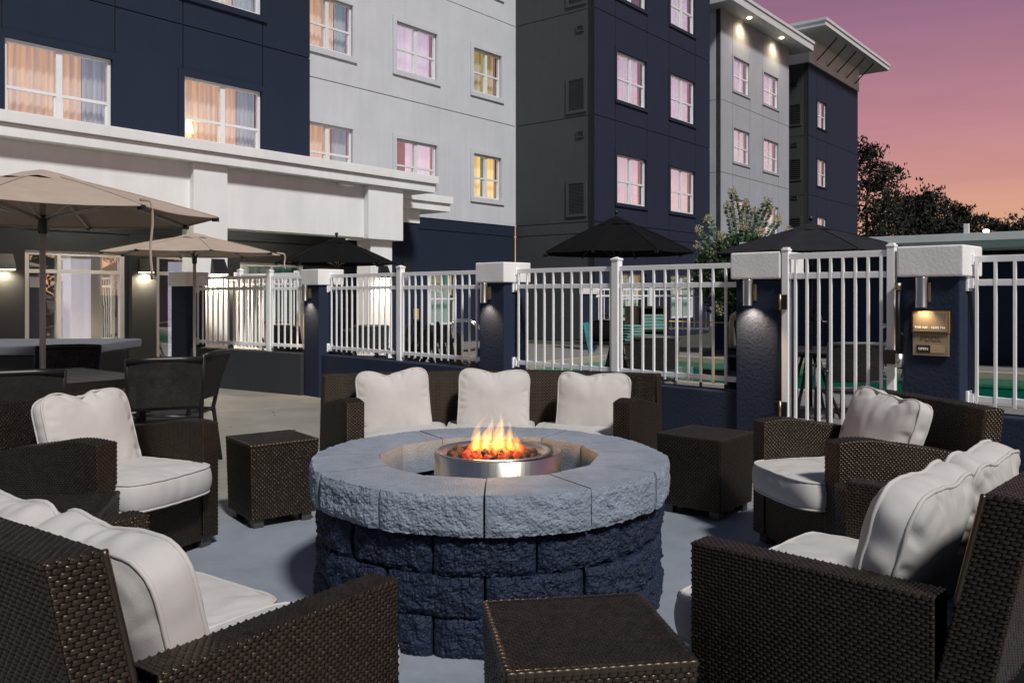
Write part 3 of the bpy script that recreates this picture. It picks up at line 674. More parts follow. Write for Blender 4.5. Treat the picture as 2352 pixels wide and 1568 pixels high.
# pillar lamps
def pillar_lamp(label, loc, rot, e=5):
    l = thing('pillar_lamp', label, 'wall lamp', loc, rot, 'steel cylinder lamps on the fence pillars')
    mb = MB(); mb.box((-.022, -.014, -.065), (.036, -.0005, .065)); mb.build('back_plate', M_brass, l, bev=.006)
    mb = MB(); mb.box((-.012, -.05, -.02), (.012, -.0135, .02)); mb.build('arm', M_brass, l)
    mb = MB().lathe([(.036, .10), (.038, .095), (.038, -.095), (.041, -.10), (.034, -.10), (.033, -.08), (.033, .09)], 28, (0, -.075, 0)); mb.lathe([(.0, .1), (.036, .1)], 28, (0, -.075, 0)); mb.build('cylinder', M_steel, l, smooth=True)
    MB().lathe([(.032, -.07), (.0, -.07)], 20, (0, -.075, 0)).build('lens', M_lens, l)
    light('lamp', 'SPOT', (0, -.07, -.085), e * 2.4, (1, .68, .38), l, rot=(R(16), 0, 0), spot_size=R(115), spot_blend=.8, shadow_soft_size=.03)
for nm, tk, e in (('steel cylinder lamp on the pillar behind the sofa corner', TK['P2'], 7), ('steel cylinder lamp on the pillar behind the middle of the sofa', TK['P3'], 6), ('steel cylinder lamp on the gate hinge pillar', TK['P4'], 11), ('steel cylinder lamp right above the pool sign', TK['P5'], 1.5)):
    pillar_lamp(nm, FP(tk - .24, .029, 1.345), FROT, e)

# pool sign
sg = thing('pool_sign', 'tan and wood pool sign with opening hours and an open slider', 'sign', FP(TK['P5'] - .205, .028, 0), FROT)
def text(s, size, loc, m, parent, ext=.001, name='lettering', bold=0, sp=1):
    c = bpy.data.curves.new(name, 'FONT'); c.body = s; c.size = size; c.extrude = ext; c.align_x = 'CENTER'; c.align_y = 'CENTER'; c.offset = bold; c.space_character = sp
    c.materials.append(m); tmp = bpy.data.objects.new('tmp', c); C.objects.link(tmp)
    me = bpy.data.meshes.new_from_object(tmp.evaluated_get(bpy.context.evaluated_depsgraph_get())); bpy.data.objects.remove(tmp)
    if not me.materials: me.materials.append(m)
    return obj(name, me, parent, loc=loc, rot=(R(90), 0, 0))
mb = MB(); mb.box((-.118, -.022, 1.075), (.118, -.0005, 1.222)); mb.build('wooden_frame', M_signw, sg, bev=.004)
up = MB().box((-.106, -.03, 1.086), (.106, -.0225, 1.214)).build('hours_plate', M_signf, sg, bev=.002)
text('9:00 AM - 10:00 PM', .0235, (0, -.0306, 1.112), M_letter, up, .0006, bold=.0006)
lo = MB().box((-.114, -.016, .925), (.114, -.0005, 1.074)).build('lower_plate', M_signf, sg, bev=.003)
text('POOL', .047, (0, -.0165, 1.038), M_letteremb, lo, .0018, sp=1.1)
sl = MB().box((-.088, -.0185, .945), (-.001, -.0163, .995)).build('open_tab', M_black, sg)
text('OPEN', .024, (-.045, -.0192, .970), M_letter, sl, .0005, bold=.0005)
MB().box((.0, -.0178, .945), (.088, -.0163, .995)).build('slider_window', M_slide, sg)

# ------------------------------------------------------------------ far fence across the pool end
ff0, ff1 = Vector((2.02, 20.2, 0)), Vector((4.62, 19.7, 0)); df_ = ff1 - ff0; frot = math.atan2(df_.y, df_.x)
pillar('navy pillar with white cap at the far end of the pool, before the navy block', ff0 - Vector((0, 0, .12)), frot); pillar('navy pillar with white cap at the far end of the pool, near the myrtle', ff1 + Vector((.42, -.08, -.12)), frot)
fence_panel('white picket fence panel across the far end of the pool', ff0 + Vector((0, .2, -.12)), frot, df_.length, 1.3, group='far white picket panels', sp=.13)
fence_panel('white picket fence panel beyond the far pillar near the myrtle', ff1 + Vector((.45, .1, -.12)), frot, 1.6, None, group='far white picket panels', sp=.13)

# ------------------------------------------------------------------ fire pit
PC = Vector((-.10, 3.84, 0))
pit = thing('fire_pit', 'round fire pit of navy split-face blocks with pale grey caps', 'fire pit', PC, 0)
def ndisp(p, f, amp, seed): 
    q = Vector((p[0] * f + seed, p[1] * f - seed * .7, p[2] * f)); return amp * (noise.noise(q) * .9 + .6 * noise.noise(q * 2.3) + .5 * noise.noise(q * 5.1) + .3 * noise.noise(q * 9.7))
def block(name, a0, a1, ri, ro, z0, z1, bulge, m, seed, rough=.010, nx=30, nz=12, gap=.004, ztop_noise=0):
    """split-face wall block between angles a0..a1: rough bulged outer face, sawn sides, top and inner face"""
    ga = gap / ro; a0 += ga; a1 -= ga; mb = MB()
    def outer(u, v):
        a = a0 + (a1 - a0) * u; e = min(u, 1 - u, .5 * 1) * 2
        edge = min(1, min(u, 1 - u) * 9) ; ez = min(1, min(v, 1 - v) * 6)
        r = ro * math.cos((a1 - a0) / 2) / math.cos((u - .5) * (a1 - a0)) + bulge * (1 - (2 * u - 1) ** 2) ** .6 * (.75 + .25 * ez) - .012 * (1 - edge) - .006 * (1 - ez)
        z = z0 + (z1 - z0) * v
        if 0 < v < 1 or True:
            d = ndisp((r * math.cos(a) * 1.0, r * math.sin(a), z), 22, rough, seed); r += d * (.35 + .65 * min(edge, 1))
        zz = z + (ndisp((a * 3, seed, v * 9), 9, .004, seed) if v in (0, 1) else 0) * edge
        return (r * math.cos(a), r * math.sin(a), zz)
    mb.grid(outer, nx, nz)
    top0 = nz * (nx + 1); N = len(mb.v)
    inner = []
    for v, zz in ((0, z0), (1, z1)):
        for i in range(nx + 1):
            a = a0 + (a1 - a0) * i / nx; r = ri * math.cos((a1 - a0) / 2) / math.cos((i / nx - .5) * (a1 - a0)); inner.append((r * math.cos(a), r * math.sin(a), zz))
    mb.v.extend(inner); I0 = len(mb.v)
    for i in range(nx + 1):      # flat sawn top starts just behind the chipped edge
        x, y, _ = mb.v[top0 + i]; r = math.hypot(x, y); k = (r - .022 - .006 * noise.noise(Vector((i * .4, seed, 0)))) / r; mb.v.append((x * k, y * k, z1))
    for i in range(nx):
        mb.f.append((top0 + i, top0 + i + 1, I0 + i + 1, I0 + i)); mb.f.append((I0 + i, I0 + i + 1, N + nx + 1 + i + 1, N + nx + 1 + i))      # top
        mb.f.append((i + 1, i, N + i, N + i + 1))                                       # bottom
        mb.f.append((N + i, N + nx + 1 + i, N + nx + 1 + i + 1, N + i + 1))             # inner
    for col, ii in ((0, 0), (nx, nx)):
        loop = [j * (nx + 1) + col for j in range(nz + 1)] + [I0 + ii, N + nx + 1 + ii, N + ii]
        mb.f.append(tuple(loop if col == 0 else loop[::-1]))
    return mb.build(name, m, pit, fixn=True)
for k in range(12):
    a0 = R(-90 + 30 * k); block('cap_stone', a0, a0 + R(30), .50 + rng.uniform(-.006, .006), .802 + rng.uniform(-.006, .006), .457 + .003, .610 + rng.uniform(-.003, .003), .014, M_cap, k * 3.1, .0068, 88, 34)
for c in range(3):
    for k in range(12):
        a0 = R(-90 + 30 * k + (15 if c % 2 == 0 else 0)); j = rng.uniform(-.01, .012)
        block('base_block', a0, a0 + R(30), .52, .752 + j, .1525 * (2 - c) + .002, .1525 * (3 - c) - .001, .034, M_base, 50 + c * 17 + k * 2.3, .0125, 66, 26)

MB().lathe([(.0, .33), (.53, .33)], 40).build('pit_shade_disc', mat('painted_pit_shade', (.02, .02, .02), .95, var=.5, vs=60, bump=1, bs=80), pit)  # dark disc added to paint shade into the gap round the burner ring
bw = thing('fire_bowl', 'round stainless steel burner ring and pan inside the fire pit', 'fire bowl', PC + Vector((.035, .02, 0)), 0)
MB().lathe([(.288, .02), (.288, .624), (.2855, .626), (.283, .624), (.283, .40), (.0, .40)], 72).build('wind_ring', M_steel, bw, smooth=True)
pan = MB().lathe([(.17, .50), (.215, .592), (.232, .615), (.254, .630), (.262, .628), (.262, .620), (.24, .606)], 64, (-.022, .0, 0)); pan.lathe([(.0, .56), (.2, .565)], 40, (-.022, 0, 0)); pan.build('pan', M_steel2, bw, smooth=True)
# lava rocks
def rock_mesh(seed, m):
    b = bmesh.new(); bmesh.ops.create_icosphere(b, subdivisions=3, radius=1)
    for v in b.verts:
        n1 = noise.noise(v.co * 1.3 + Vector((seed, 0, 0))); n2 = noise.noise(v.co * 4 + Vector((0, seed, 0)))
        v.co *= 1 + .35 * n1 + .16 * n2; v.co.z *= .8
    me = bpy.data.meshes.new('lava_rock'); b.to_mesh(me); b.free(); me.materials.append(m)
    me.polygons.foreach_set('use_smooth', [True] * len(me.polygons)); return me
rk = [rock_mesh(i * 5.3, M_lava) for i in range(5)]; rkh = [rock_mesh(40 + i * 3.7, M_ember) for i in range(5)]
pts = []
tries = 0
while len(pts) < 72 and tries < 4000:
    tries += 1; a = random.uniform(0, 6.283); r = .20 * math.sqrt(random.random()); p = (r * math.cos(a), r * math.sin(a))
    if all((p[0] - q[0]) ** 2 + (p[1] - q[1]) ** 2 < 9 and math.hypot(p[0] - q[0], p[1] - q[1]) > .027 for q in pts): pts.append(p)
bc = PC + Vector((.013, .02, 0))
for i, p in enumerate(pts):
    hot = abs(p[0] - .0) < .135 and random.random() < .72
    o = obj('lava_rock', random.choice(rkh if hot else rk)); s_ = random.uniform(.016, .027); rr = math.hypot(*p)
    o.location = bc + Vector((p[0], p[1], .592 + s_ * .55 + .012 * (1 - rr / .2))); o.scale = (s_, s_, s_); o.rotation_euler = (random.uniform(0, 6), random.uniform(0, 6), random.uniform(0, 6))
    if hot: tag(o, 'red glowing lava rock under the flames', 'lava rock', 'glowing lava rocks in the fire bowl')
    else: tag(o, 'dull charcoal red lava rock in the steel pan', 'lava rock', 'dull lava rocks in the fire bowl')
# flames: closed volumes of glowing gas
def flame_mat(name, stops, strength, zlo, zhi):
    m = bpy.data.materials.new(name); m.use_nodes = True; t = m.node_tree; t.nodes.clear()
    o = t.nodes.new('ShaderNodeOutputMaterial'); e = t.nodes.new('ShaderNodeEmission'); co = t.nodes.new('ShaderNodeTexCoord'); sp = t.nodes.new('ShaderNodeSeparateXYZ')
    t.links.new(co.outputs['Object'], sp.inputs[0]); mr = t.nodes.new('ShaderNodeMapRange'); mr.inputs[1].default_value = zlo; mr.inputs[2].default_value = zhi
    t.links.new(sp.outputs['Z'], mr.inputs[0]); r = t.nodes.new('ShaderNodeValToRGB'); cr = r.color_ramp
    while len(cr.elements) < len(stops): cr.elements.new(.5)
    for el, (p, c) in zip(cr.elements, stops): el.position = p; el.color = (*c, 1)
    t.links.new(mr.outputs[0], r.inputs[0])
    n = t.nodes.new('ShaderNodeTexNoise'); n.inputs['Scale'].default_value = 45; n.inputs['Detail'].default_value = 2
    mp = t.nodes.new('ShaderNodeMapping'); mp.inputs['Scale'].default_value = (1, 1, .35); t.links.new(co.outputs['Object'], mp.inputs[0]); t.links.new(mp.outputs[0], n.inputs['Vector'])
    m2 = t.nodes.new('ShaderNodeMapRange'); m2.inputs[1].default_value = .3; m2.inputs[2].default_value = .7; m2.inputs[3].default_value = strength * .45; m2.inputs[4].default_value = strength * 1.5
    t.links.new(n.outputs['Fac'], m2.inputs[0]); t.links.new(m2.outputs[0], e.inputs['Strength'])
    t.links.new(r.outputs[0], e.inputs['Color']); t.links.new(e.outputs[0], o.inputs['Volume']); return m
M_fo = flame_mat('flame_body', [(0, (.35, .05, .004)), (.18, (1, .30, .03)), (.5, (1, .45, .07)), (.8, (.95, .42, .09)), (1, (.45, .14, .03))], 23, 0, .2)
M_fi = flame_mat('flame_core', [(0, (.6, .2, .02)), (.25, (1, .55, .12)), (.6, (1, .72, .28)), (1, (.5, .25, .06))], 42, 0, .15)
fire = thing('fire', 'yellow orange gas flames rising from the lava rocks', 'fire', bc + Vector((0, 0, .612)), 0)
def tongue(x, y, h, r, sway, seed, core=True):
    def path(f, wob): return [(x + sway * q ** 1.5 + wob * math.sin(q * 7 + seed) * q, y + wob * .7 * math.cos(q * 5 + seed * 1.7) * q, h * q * f) for q in [k / 14 for k in range(15)]]
    prof = [max(.0008, r * (math.sin(min(1, (k / 14) * 1.25 + .12) * math.pi * .86) ** .8) * (1 - (k / 14)) ** .75 * 1.5) for k in range(15)]
    MB().tube(path(1, .014), prof, 12, flat=.8).build('flame', M_fo, fire, smooth=True, fixn=True)
    if core:
        MB().tube([(a, b - .0, c) for a, b, c in path(.72, .012)], [p * .6 for p in prof], 10, flat=.8).build('flame_core', M_fi, fire, smooth=True, fixn=True)
for a in [(-.085, .0, .150, .020, .052, 1), (-.062, -.02, .085, .018, -.01, 2.2), (-.03, .0, .150, .021, .028, 3.1), (-.045, .03, .11, .018, .03, .7), (.008, .015, .165, .024, .045, 4.2), (.03, -.01, .135, .02, .03, 5.5), (.012, -.055, .07, .012, .004, 1.9),
          (.085, .0, .125, .021, -.025, 2.6), (.115, -.01, .085, .016, -.012, 6.1), (.06, -.045, .06, .014, -.02, .4), (.10, .03, .07, .018, .01, 3.7), (-.10, .02, .06, .016, .02, 5.0), (-.02, -.05, .055, .014, .01, 2.9)]:
    a = list(a); a[2] *= 1.28; a[3] *= 1.12; tongue(*a)
light('lamp', 'POINT', (0, 0, .12), 9, (1, .5, .16), fire, shadow_soft_size=.08)

# ------------------------------------------------------------------ wicker
def weave(fn, lu, lv, away=None, toward=None, cell=(.0205, .0100), hi=.0042, fine=True):
    """strands of a wicker panel: staggered flat humps over a surface fn(u,v)->(N,3)"""
    nu = max(2, int(round(lu / cell[0]))); nv = max(2, int(round(lv / cell[1])))
    jj, ii = np.meshgrid(np.arange(nv), np.arange(-1, nu), indexing='ij'); jj = jj.ravel(); ii = ii.ravel()
    off = np.where(jj % 2 == 0, 0, .5)
    uf = np.array([-.04, .16, .5, .84, 1.04]) if fine else np.array([0, .25, .75, 1.0]); hu = np.array([-.35, .8, 1, .8, -.35]) if fine else np.array([-.3, 1, 1, -.3])
    vf = np.array([.04, .5, .96]); hv = np.array([-.05, 1, -.05])
    if not fine: vf = np.array([.05, .5, .95]); hv = np.array([.0, 1, .0])
    a, b = len(uf), len(vf)
    U = (ii + off)[:, None, None] + uf[None, None, :] + 0 * vf[None, :, None]; V = jj[:, None, None] + vf[None, :, None] + 0 * uf[None, None, :]
    keep = ((ii + off) > -.6) & ((ii + off) < nu - .4)
    U = np.clip(U[keep] / nu, 0, 1); V = V[keep] / nv
    H = np.broadcast_to((hu[None, None, :] * (.4 + .6 * hv[None, :, None]) + (hv[None, :, None] - 1) * .3), U.shape) * hi
    H = H * (1 + .18 * rng.standard_normal(len(U))[:, None, None].clip(-1.5, 1.5))
    u, v = U.ravel(), V.ravel(); e = 1e-3
    P = fn(u, v); du = fn(np.minimum(u + e, 1), v) - fn(np.maximum(u - e, 0), v); dv = fn(u, np.minimum(v + e, 1)) - fn(u, np.maximum(v - e, 0))
    N = np.cross(du, dv); N /= np.linalg.norm(N, axis=1, keepdims=True) + 1e-12
    ref = np.array(away if away is not None else toward); s = np.sign(((P - ref) * N).sum(1)).reshape(-1, 1); s[s == 0] = 1
    if toward is not None: s = -s
    # one sign for the patch
    s = 1 if s.mean() > 0 else -1; N = N * s
    Vt = P + N * H.ravel()[:, None]
    n = len(U); base = (np.arange(n) * a * b)[:, None]
    q = np.array([[j * a + i, j * a + i + 1, (j + 1) * a + i + 1, (j + 1) * a + i] for j in range(b - 1) for i in range(a - 1)])
    if s < 0: q = q[:, ::-1]
    Q = (base[:, :, None] + q[None]).reshape(-1, 4)
    return Vt, Q
def backing(fn, nu, nv, s=0):
    u, v = np.meshgrid(np.linspace(0, 1, nu + 1), np.linspace(0, 1, nv + 1)); P = fn(u.ravel(), v.ravel())
    q = np.array([[j * (nu + 1) + i, j * (nu + 1) + i + 1, (j + 1) * (nu + 1) + i + 1, (j + 1) * (nu + 1) + i] for j in range(nv) for i in range(nu)]); return P, q
def quadfn(a, b, c, d):
    a, b, c, d = [np.array(p, float) for p in (a, b, c, d)]
    return lambda u, v: (a * ((1 - u) * (1 - v))[:, None] + b * (u * (1 - v))[:, None] + c * (u * v)[:, None] + d * ((1 - u) * v)[:, None])
def wicker_part(name, patches, parent, fine=True, cell=(.0205, .0100), hi=.0042):
    """patches: (fn, lu, lv, dict(away|toward), nu, nv)"""
    bv, bq, wv, wq = [], [], [], []; nb = nw = 0
    for fn, lu, lv, ref, nu, nv in patches:
        p, q = backing(fn, nu, nv); bv.append(p); bq.append(q + nb); nb += len(p)
        p, q = weave(fn, lu, lv, cell=cell, hi=hi, fine=fine, **ref); wv.append(p); wq.append(q + nw); nw += len(p)
    o = obj(name, np_mesh(name, np.vstack(bv), np.vstack(bq), M_wickback, False), parent)
    obj('woven_strands', np_mesh('woven_strands', np.vstack(wv), np.vstack(wq), M_wick, True), o, 'stuff')
    return o

def side_table(label, corner, ang, S=.45, H=.48, fine=True, group='square wicker side tables'):
    """corner = one top corner on plan, table extends along +x', +y' of ang"""
    t = thing('side_table', label, 'side table', (corner[0], corner[1], 0), ang, group)
    z0 = .055; e = .006; c = (S / 2, S / 2, .25); tp = .012
    def side(p, q, pb, qb): 
        return (quadfn((*pb, z0), (*qb, z0), (*q, H), (*p, H)), S, H - z0, dict(away=c), 1, 1)
    T_ = [(0, 0), (S, 0), (S, S), (0, S)]; B_ = [(tp, tp), (S - tp, tp), (S - tp, S - tp), (tp, S - tp)]
    cell = (.0215, .0125) if fine else (.0235, .0125)
    wicker_part('top', [(quadfn((0, 0, H), (S, 0, H), (S, S, H), (0, S, H)), S, S, dict(away=c), 1, 1)], t, fine, (.019, .0135))
    for k in range(4): wicker_part('side_panel', [side(T_[k], T_[(k + 1) % 4], B_[k], B_[(k + 1) % 4])], t, fine, cell)
    for k in range(4):
        p, q = Vector((*T_[k], H)), Vector((*T_[(k + 1) % 4], H)); n = int(S / .021); ed = (q - p).normalized(); ou = Vector((ed.y, -ed.x, 0)); rim = MB()
        for i in range(n):
            u0, u1 = (i + .04) / n, (i + .96) / n; um = (u0 + u1) / 2
            prof = [(-.013, .0030), (-.006, .0046), (.0, .0044), (.0036, .0016), (.0042, -.005), (.003, -.012)]
            rim.grid(lambda u, v: tuple(p.lerp(q, u0 + (u1 - u0) * u) + ou * prof[int(round(v * 5))][0] + Vector((0, 0, prof[int(round(v * 5))][1])) - (ou * .0012 + Vector((0, 0, .0012))) * (1 if u in (0, 1) else 0)), 3, 5)
        rim.build('rim_binding', M_wick, t, smooth=True, kind='stuff')
    for x, y in ((.03, .03), (S - .09, .03), (S - .09, S - .09), (.03, S - .09)):
        MB().box((x, y, 0.004), (x + .06, y + .06, z0 + .01)).build('foot', M_foot, t, bev=.004)
    return t

def seat_unit(name, label, loc, ang, wf, wb, depth, zf, zr, zb, sagf=0, sagb=0, th=.115, lean=.16, arch=True, fine=True, cat='armchair', tb=.10, group=None):
    """wicker seat: local -y faces out. plan map (a in -1..1, d in 0..1)"""
    t = thing(name, label, cat, loc, ang, group)
    def plan(a, d): 
        half = wf + (wb - wf) * d; sg = sagf + (sagb - sagf) * d
        return a * half, d * depth - sg * a * a
    def ztop(d):
        d = np.asarray(d, float)
        if not arch: return zf + (zr - zf) * d
        k = np.clip((d - .12) / .8, 0, 1); return zf + .012 * np.sin(np.clip(d / .4, 0, 1) * math.pi) + (zr - zf) * (k ** 1.7)
    z0 = .05; dA = .90
    def P(a, d, z, ly=0): x, y = plan(a, d); return np.stack([x + 0 * z, y + ly + 0 * z, z + 0 * x], 1)
    ref = (0, depth * .5, .3)
    for sgn in (-1, 1):
        ain = lambda d: sgn * (1 - th / (wf + (wb - wf) * d))
        outer = lambda u, v: P(sgn * np.ones_like(u), u * dA, z0 + (ztop(u * dA) - z0) * v)
        inner = lambda u, v: P(ain(u * dA), u * dA, .25 + (ztop(u * dA) - .25) * v)
        topf = lambda u, v: P(ain(v * dA) + (sgn - ain(v * dA)) * u, v * dA, ztop(v * dA))
        front = lambda u, v: P(ain(0.) + (sgn - ain(0.)) * u, 0 * u, z0 + (ztop(0.) - z0) * v)
        mid = (sgn * (wf + wb) / 2 * (1 - th / (wf + wb)), depth * .5, .3)
        wicker_part('arm', [(outer, depth * dA, zf - z0, dict(away=mid), 14, 3), (inner, depth * dA, zf - .25, dict(away=mid), 14, 3), (topf, th, depth * dA, dict(away=(mid[0], mid[1], -1)), 1, 14), (front, th, zf - z0, dict(away=(mid[0], 1, .3)), 1, 3)], t, fine)
        # wrapped edge of the arm front
    nb = 20
    ly = lambda z: lean * np.clip(z - .25, 0, 9)
    d1 = 1 - tb / depth
    bi = lambda u, v: P(-1 + 2 * u, d1 + 0 * u, .25 + (zb - .25) * v, ly(.25 + (zb - .25) * v))
    bo = lambda u, v: P(-1 + 2 * u, 1 + 0 * u, z0 + (zb - z0) * v, ly(z0 + (zb - z0) * v))
    bt = lambda u, v: P(-1 + 2 * u, d1 + (1 - d1) * v, zb + 0 * u, ly(zb + 0 * u))
    pats = [(bi, 2 * wb, zb - .25, dict(toward=(0, -2, .5)), nb, 2), (bo, 2 * wb, zb - z0, dict(away=(0, -1, .4)), nb, 2), (bt, 2 * wb, tb, dict(away=(0, depth, 0)), nb, 1)]
    for sgn in (-1, 1):
        be = lambda u, v, sgn=sgn: P(sgn * np.ones_like(u), d1 - (1 - v) * .03 + (1 - d1 + (1 - v) * .03) * u, z0 + (zb - z0) * v, ly(z0 + (zb - z0) * v))
        pats.append((be, tb, zb - z0, dict(away=(0, depth, .4)), 1, 3))
    wicker_part('backrest', pats, t, fine)
    # bound front edge of the back (shiny ridge)
    for sgn in (-1, 1):
        rb = MB(); z = np.linspace(ztop(.86) if arch else zf, zb, 24)
        pp = P(sgn * np.ones_like(z), d1 - (zb - z) / (zb - z0) * .03, z, ly(z)); rb.tube([tuple(p) for p in pp], .007, 6); rb.build('edge_binding', M_wick, t, smooth=True)
    fb = lambda u, v: P((-1 + 2 * u) * (1 - th / wf), .012 + 0 * u, z0 + (.30 - z0) * v)
    wicker_part('front_panel', [(fb, 2 * wf - 2 * th, .25, dict(toward=(0, -3, .2)), nb, 1)], t, fine)
    dk = MB(); dk.grid(lambda u, v: tuple(P(np.array([(-1 + 2 * u) * (1 - th / wb)]), np.array([.05 + (d1 - .05) * v]), np.array([.295]))[0]), nb, 4); dk.build('seat_deck', M_wickback, t)
    for a, d in ((-1, .02), (1, .02), (-1, .9), (1, .9)):
        x, y = plan(a * (1 - .07 / wf), d); MB().box((x - .035, y - .0, .004), (x + .035, y + .07, z0 + .012)).build('foot', M_foot, t, bev=.004)
    return t

# ------------------------------------------------------------------ cushions
def outline(w, d, n, N, ears=0, dips=(), taper=0, bow=0):
    out = []
    for k in range(N):
        a = 2 * math.pi * k / N; c, s = math.cos(a), math.sin(a)
        r = 1 / ((abs(c) / (w / 2)) ** n + (abs(s) / (d / 2)) ** n) ** (1 / n)
        corner = (abs(math.sin(2 * a))) ** 6; r *= 1 + ears * corner
        for da, wd, dp in dips: 
            q = math.atan2(math.sin(a - da), math.cos(a - da)); r -= dp * math.exp(-(q / wd) ** 2)
        x, y = r * c, r * s
        x *= 1 + taper * y / d; y -= bow * (x / (w / 2)) ** 2 * (1 if y < 0 else .5)
        out.append((x, y))
    return out
def cushion(label, cat_group, loc, rot, w, d, T, crown, n=6, ears=0, dips=(), taper=0, seed=0, pleat=.004, name='seat_cushion', cat='cushion', lower=1.0, bow=0, N=168):
    ol = outline(w, d, n, N, ears, dips, taper, bow); mb = MB(); KR = 20
    rs = np.random.default_rng(int(seed * 13) + 5); ph = rs.uniform(0, 6.28, 12); fr = rs.integers(5, 30, 12)
    def pl(k): return sum(math.sin(fr[i] * 2 * math.pi * k / N + ph[i]) for i in range(12)) / 4
    PL = [pl(k) for k in range(N)]
    cre = [(rs.uniform(0, 6.28), rs.uniform(.05, .12), rs.uniform(.35, 1)) for _ in range(7)]
    rows = []
    def row(pts): rows.append(len(mb.v)); mb.v.extend(pts)
    def ring_(kk, sgn, cr):
        pts = []
        for k, (x, y) in enumerate(ol):
            e = kk ** 5
            z = T / 2 + cr * (1 - kk ** 2.4) ** .75 - (pleat * 1.3 * max(0, PL[k]) * math.exp(-((kk - .90) / .09) ** 2))
            a = math.atan2(y, x)
            for ca, cw, cs in cre: z -= .006 * cs * math.exp(-(math.atan2(math.sin(a - ca), math.cos(a - ca)) / (cw * .8)) ** 2) * kk ** 7 * (1 - kk ** 14) * 1.6
            cn_ = abs(math.sin(2 * a)) ** 4; z += pleat * .55 * cn_ * math.sin(kk * 34 + 3 * math.sin(a * 3 + seed) + seed) * kk ** 2.5 * (1 - kk ** 10)
            z += (.010 * noise.noise(Vector((x * 5 * kk + seed, y * 5 * kk, sgn * 3))) + .004 * noise.noise(Vector((x * 16 * kk + seed, y * 9 * kk, sgn * 5)))) * (1 - kk ** 8)
            pts.append((x * kk * (1 - .0 * e), y * kk, sgn * z))
        row(pts)
    ks = [math.sin(i / (KR - 1) * math.pi / 2) for i in range(1, KR)]
    mb.v.append((0, 0, T / 2 + crown))
    for kk in ks: ring_(kk, 1, crown)
    for j in range(1, 7):
        q = j / 7; z = T / 2 - T * q; bul = .35 * T * math.sin(q * math.pi) ** .8 * .35
        row([(x * (1 + (bul + pleat * .6 * PL[k] * math.sin(q * math.pi)) / math.hypot(x, y)), y * (1 + (bul + pleat * .6 * PL[k] * math.sin(q * math.pi)) / math.hypot(x, y)), z) for k, (x, y) in enumerate(ol)])
    for kk in ks[::-1]: ring_(kk, -1, crown * lower)
    last = len(mb.v); mb.v.append((0, 0, -T / 2 - crown * lower))
    for k in range(N): mb.f.append((0, rows[0] + k, rows[0] + (k + 1) % N))
    for i in range(len(rows) - 1):
        for k in range(N): mb.f.append((rows[i] + k, rows[i + 1] + k, rows[i + 1] + (k + 1) % N, rows[i] + (k + 1) % N))
    for k in range(N): mb.f.append((last, rows[-1] + (k + 1) % N, rows[-1] + k))
    o = mb.build(name, M_fabric, None, smooth=True, fixn=True); o.location = loc; o.rotation_euler = rot; tag(o, label, cat, cat_group)
    for sg in (1, -1):
        pp = [(x * 1.004, y * 1.004, sg * (T / 2 - .001) + .0015 * PL[k]) for k, (x, y) in enumerate(ol)][::2]
        MB().tube(pp, .0058, 8, closed=True).build('piping', M_pipe, o, smooth=True)
    return o

# --- three-seat curved sofa behind the pit (faces the camera)
SX, SY = -.145, 5.27
sofa = seat_unit('sofa', 'long curved dark wicker sofa with three back cushions behind the pit', (SX, SY + .20, 0), 0, .875, 1.19, .72, .66, .57, .775, .24, .30, th=.10, lean=.12, fine=False, cat='sofa')
xs = (-.57, 0, .57)
for i, x in enumerate(xs):
    cushion(['white seat cushion of the long sofa, end by the dining set', 'white middle seat cushion of the long sofa', 'white seat cushion of the long sofa, end by the gate'][i], 'sofa seat cushions', (SX + x * 1.02, SY + .50 - .13 * (x / .57) ** 2, .375), (0, 0, [.2, 0, -.2][i]), .59, .60, .11, .022, 9, .01, seed=i + 1, name='seat_cushion', pleat=.006)
bx = [(-.665, .03, 12), (.018, .0, 3), (.70, -.05, -10)]
for i, (x, dz_, rz) in enumerate(bx):
    cushion(['plump white back cushion on the long sofa near the dining set', 'plump white back cushion in the middle of the long sofa', 'plump white back cushion on the long sofa near the gate'][i], 'sofa back cushions', (SX + x, SY + .63 - .10 * (x / .67) ** 2, .585 + dz_ * .25), (R(76), R([-3, 2, 1][i]), R([14, 2, -13][i])), .48, .43, .06, .055, 5.5, .07, [(R(100), .28, .035), (R(75), .2, .012)] if i == 0 else [(R(80 + 12 * i), .3, .022)], seed=10 + i, pleat=.006, name='back_cushion')

# --- armchairs
def armchair(label, near, far, F, labels, seed, dips):
    mid = (Vector(near) + Vector(far)) / 2; ang = math.atan2(F[1], F[0]) + math.pi / 2
    t = seat_unit('armchair', label, (mid.x, mid.y, 0), ang, .385, .45, .80, .65, .565, .79, 0, .04, th=.11, lean=.14, fine=False)
    f = Vector((F[0], F[1], 0)).normalized()
    c = Vector((mid.x, mid.y, 0)) - f * .20
    cushion(labels[0], 'armchair seat cushions', (c.x, c.y, .385), (0, 0, ang), .565, .62, .13, .02, 7, 0, seed=seed, pleat=.005, bow=-.03)
    c = Vector((mid.x, mid.y, .60)) - f * .50
    cushion(labels[1], 'armchair back cushions', c, (R(70), R(2), ang), .52, .46, .07, .065, 5, .06, dips, seed=seed + 1, pleat=.011, name='back_cushion')
    return t
armchair('dark wicker armchair with plump white cushions beside the dining chairs', (-1.86, 3.86, 0), (-1.585, 4.51, 0), (.92, -.39), ('thick white seat cushion of the armchair beside the dining set', 'white back cushion of the armchair beside the dining set'), 21, [(R(100), .3, .03), (R(135), .15, .01)])
armchair('dark wicker armchair with plump white cushions by the pool gate', (1.49, 3.90, 0), (1.315, 4.59, 0), (-.97, -.23), ('thick white seat cushion of the armchair by the gate', 'white back cushion of the armchair by the gate'), 31, [(R(62), .25, .03), (R(95), .3, .015)])
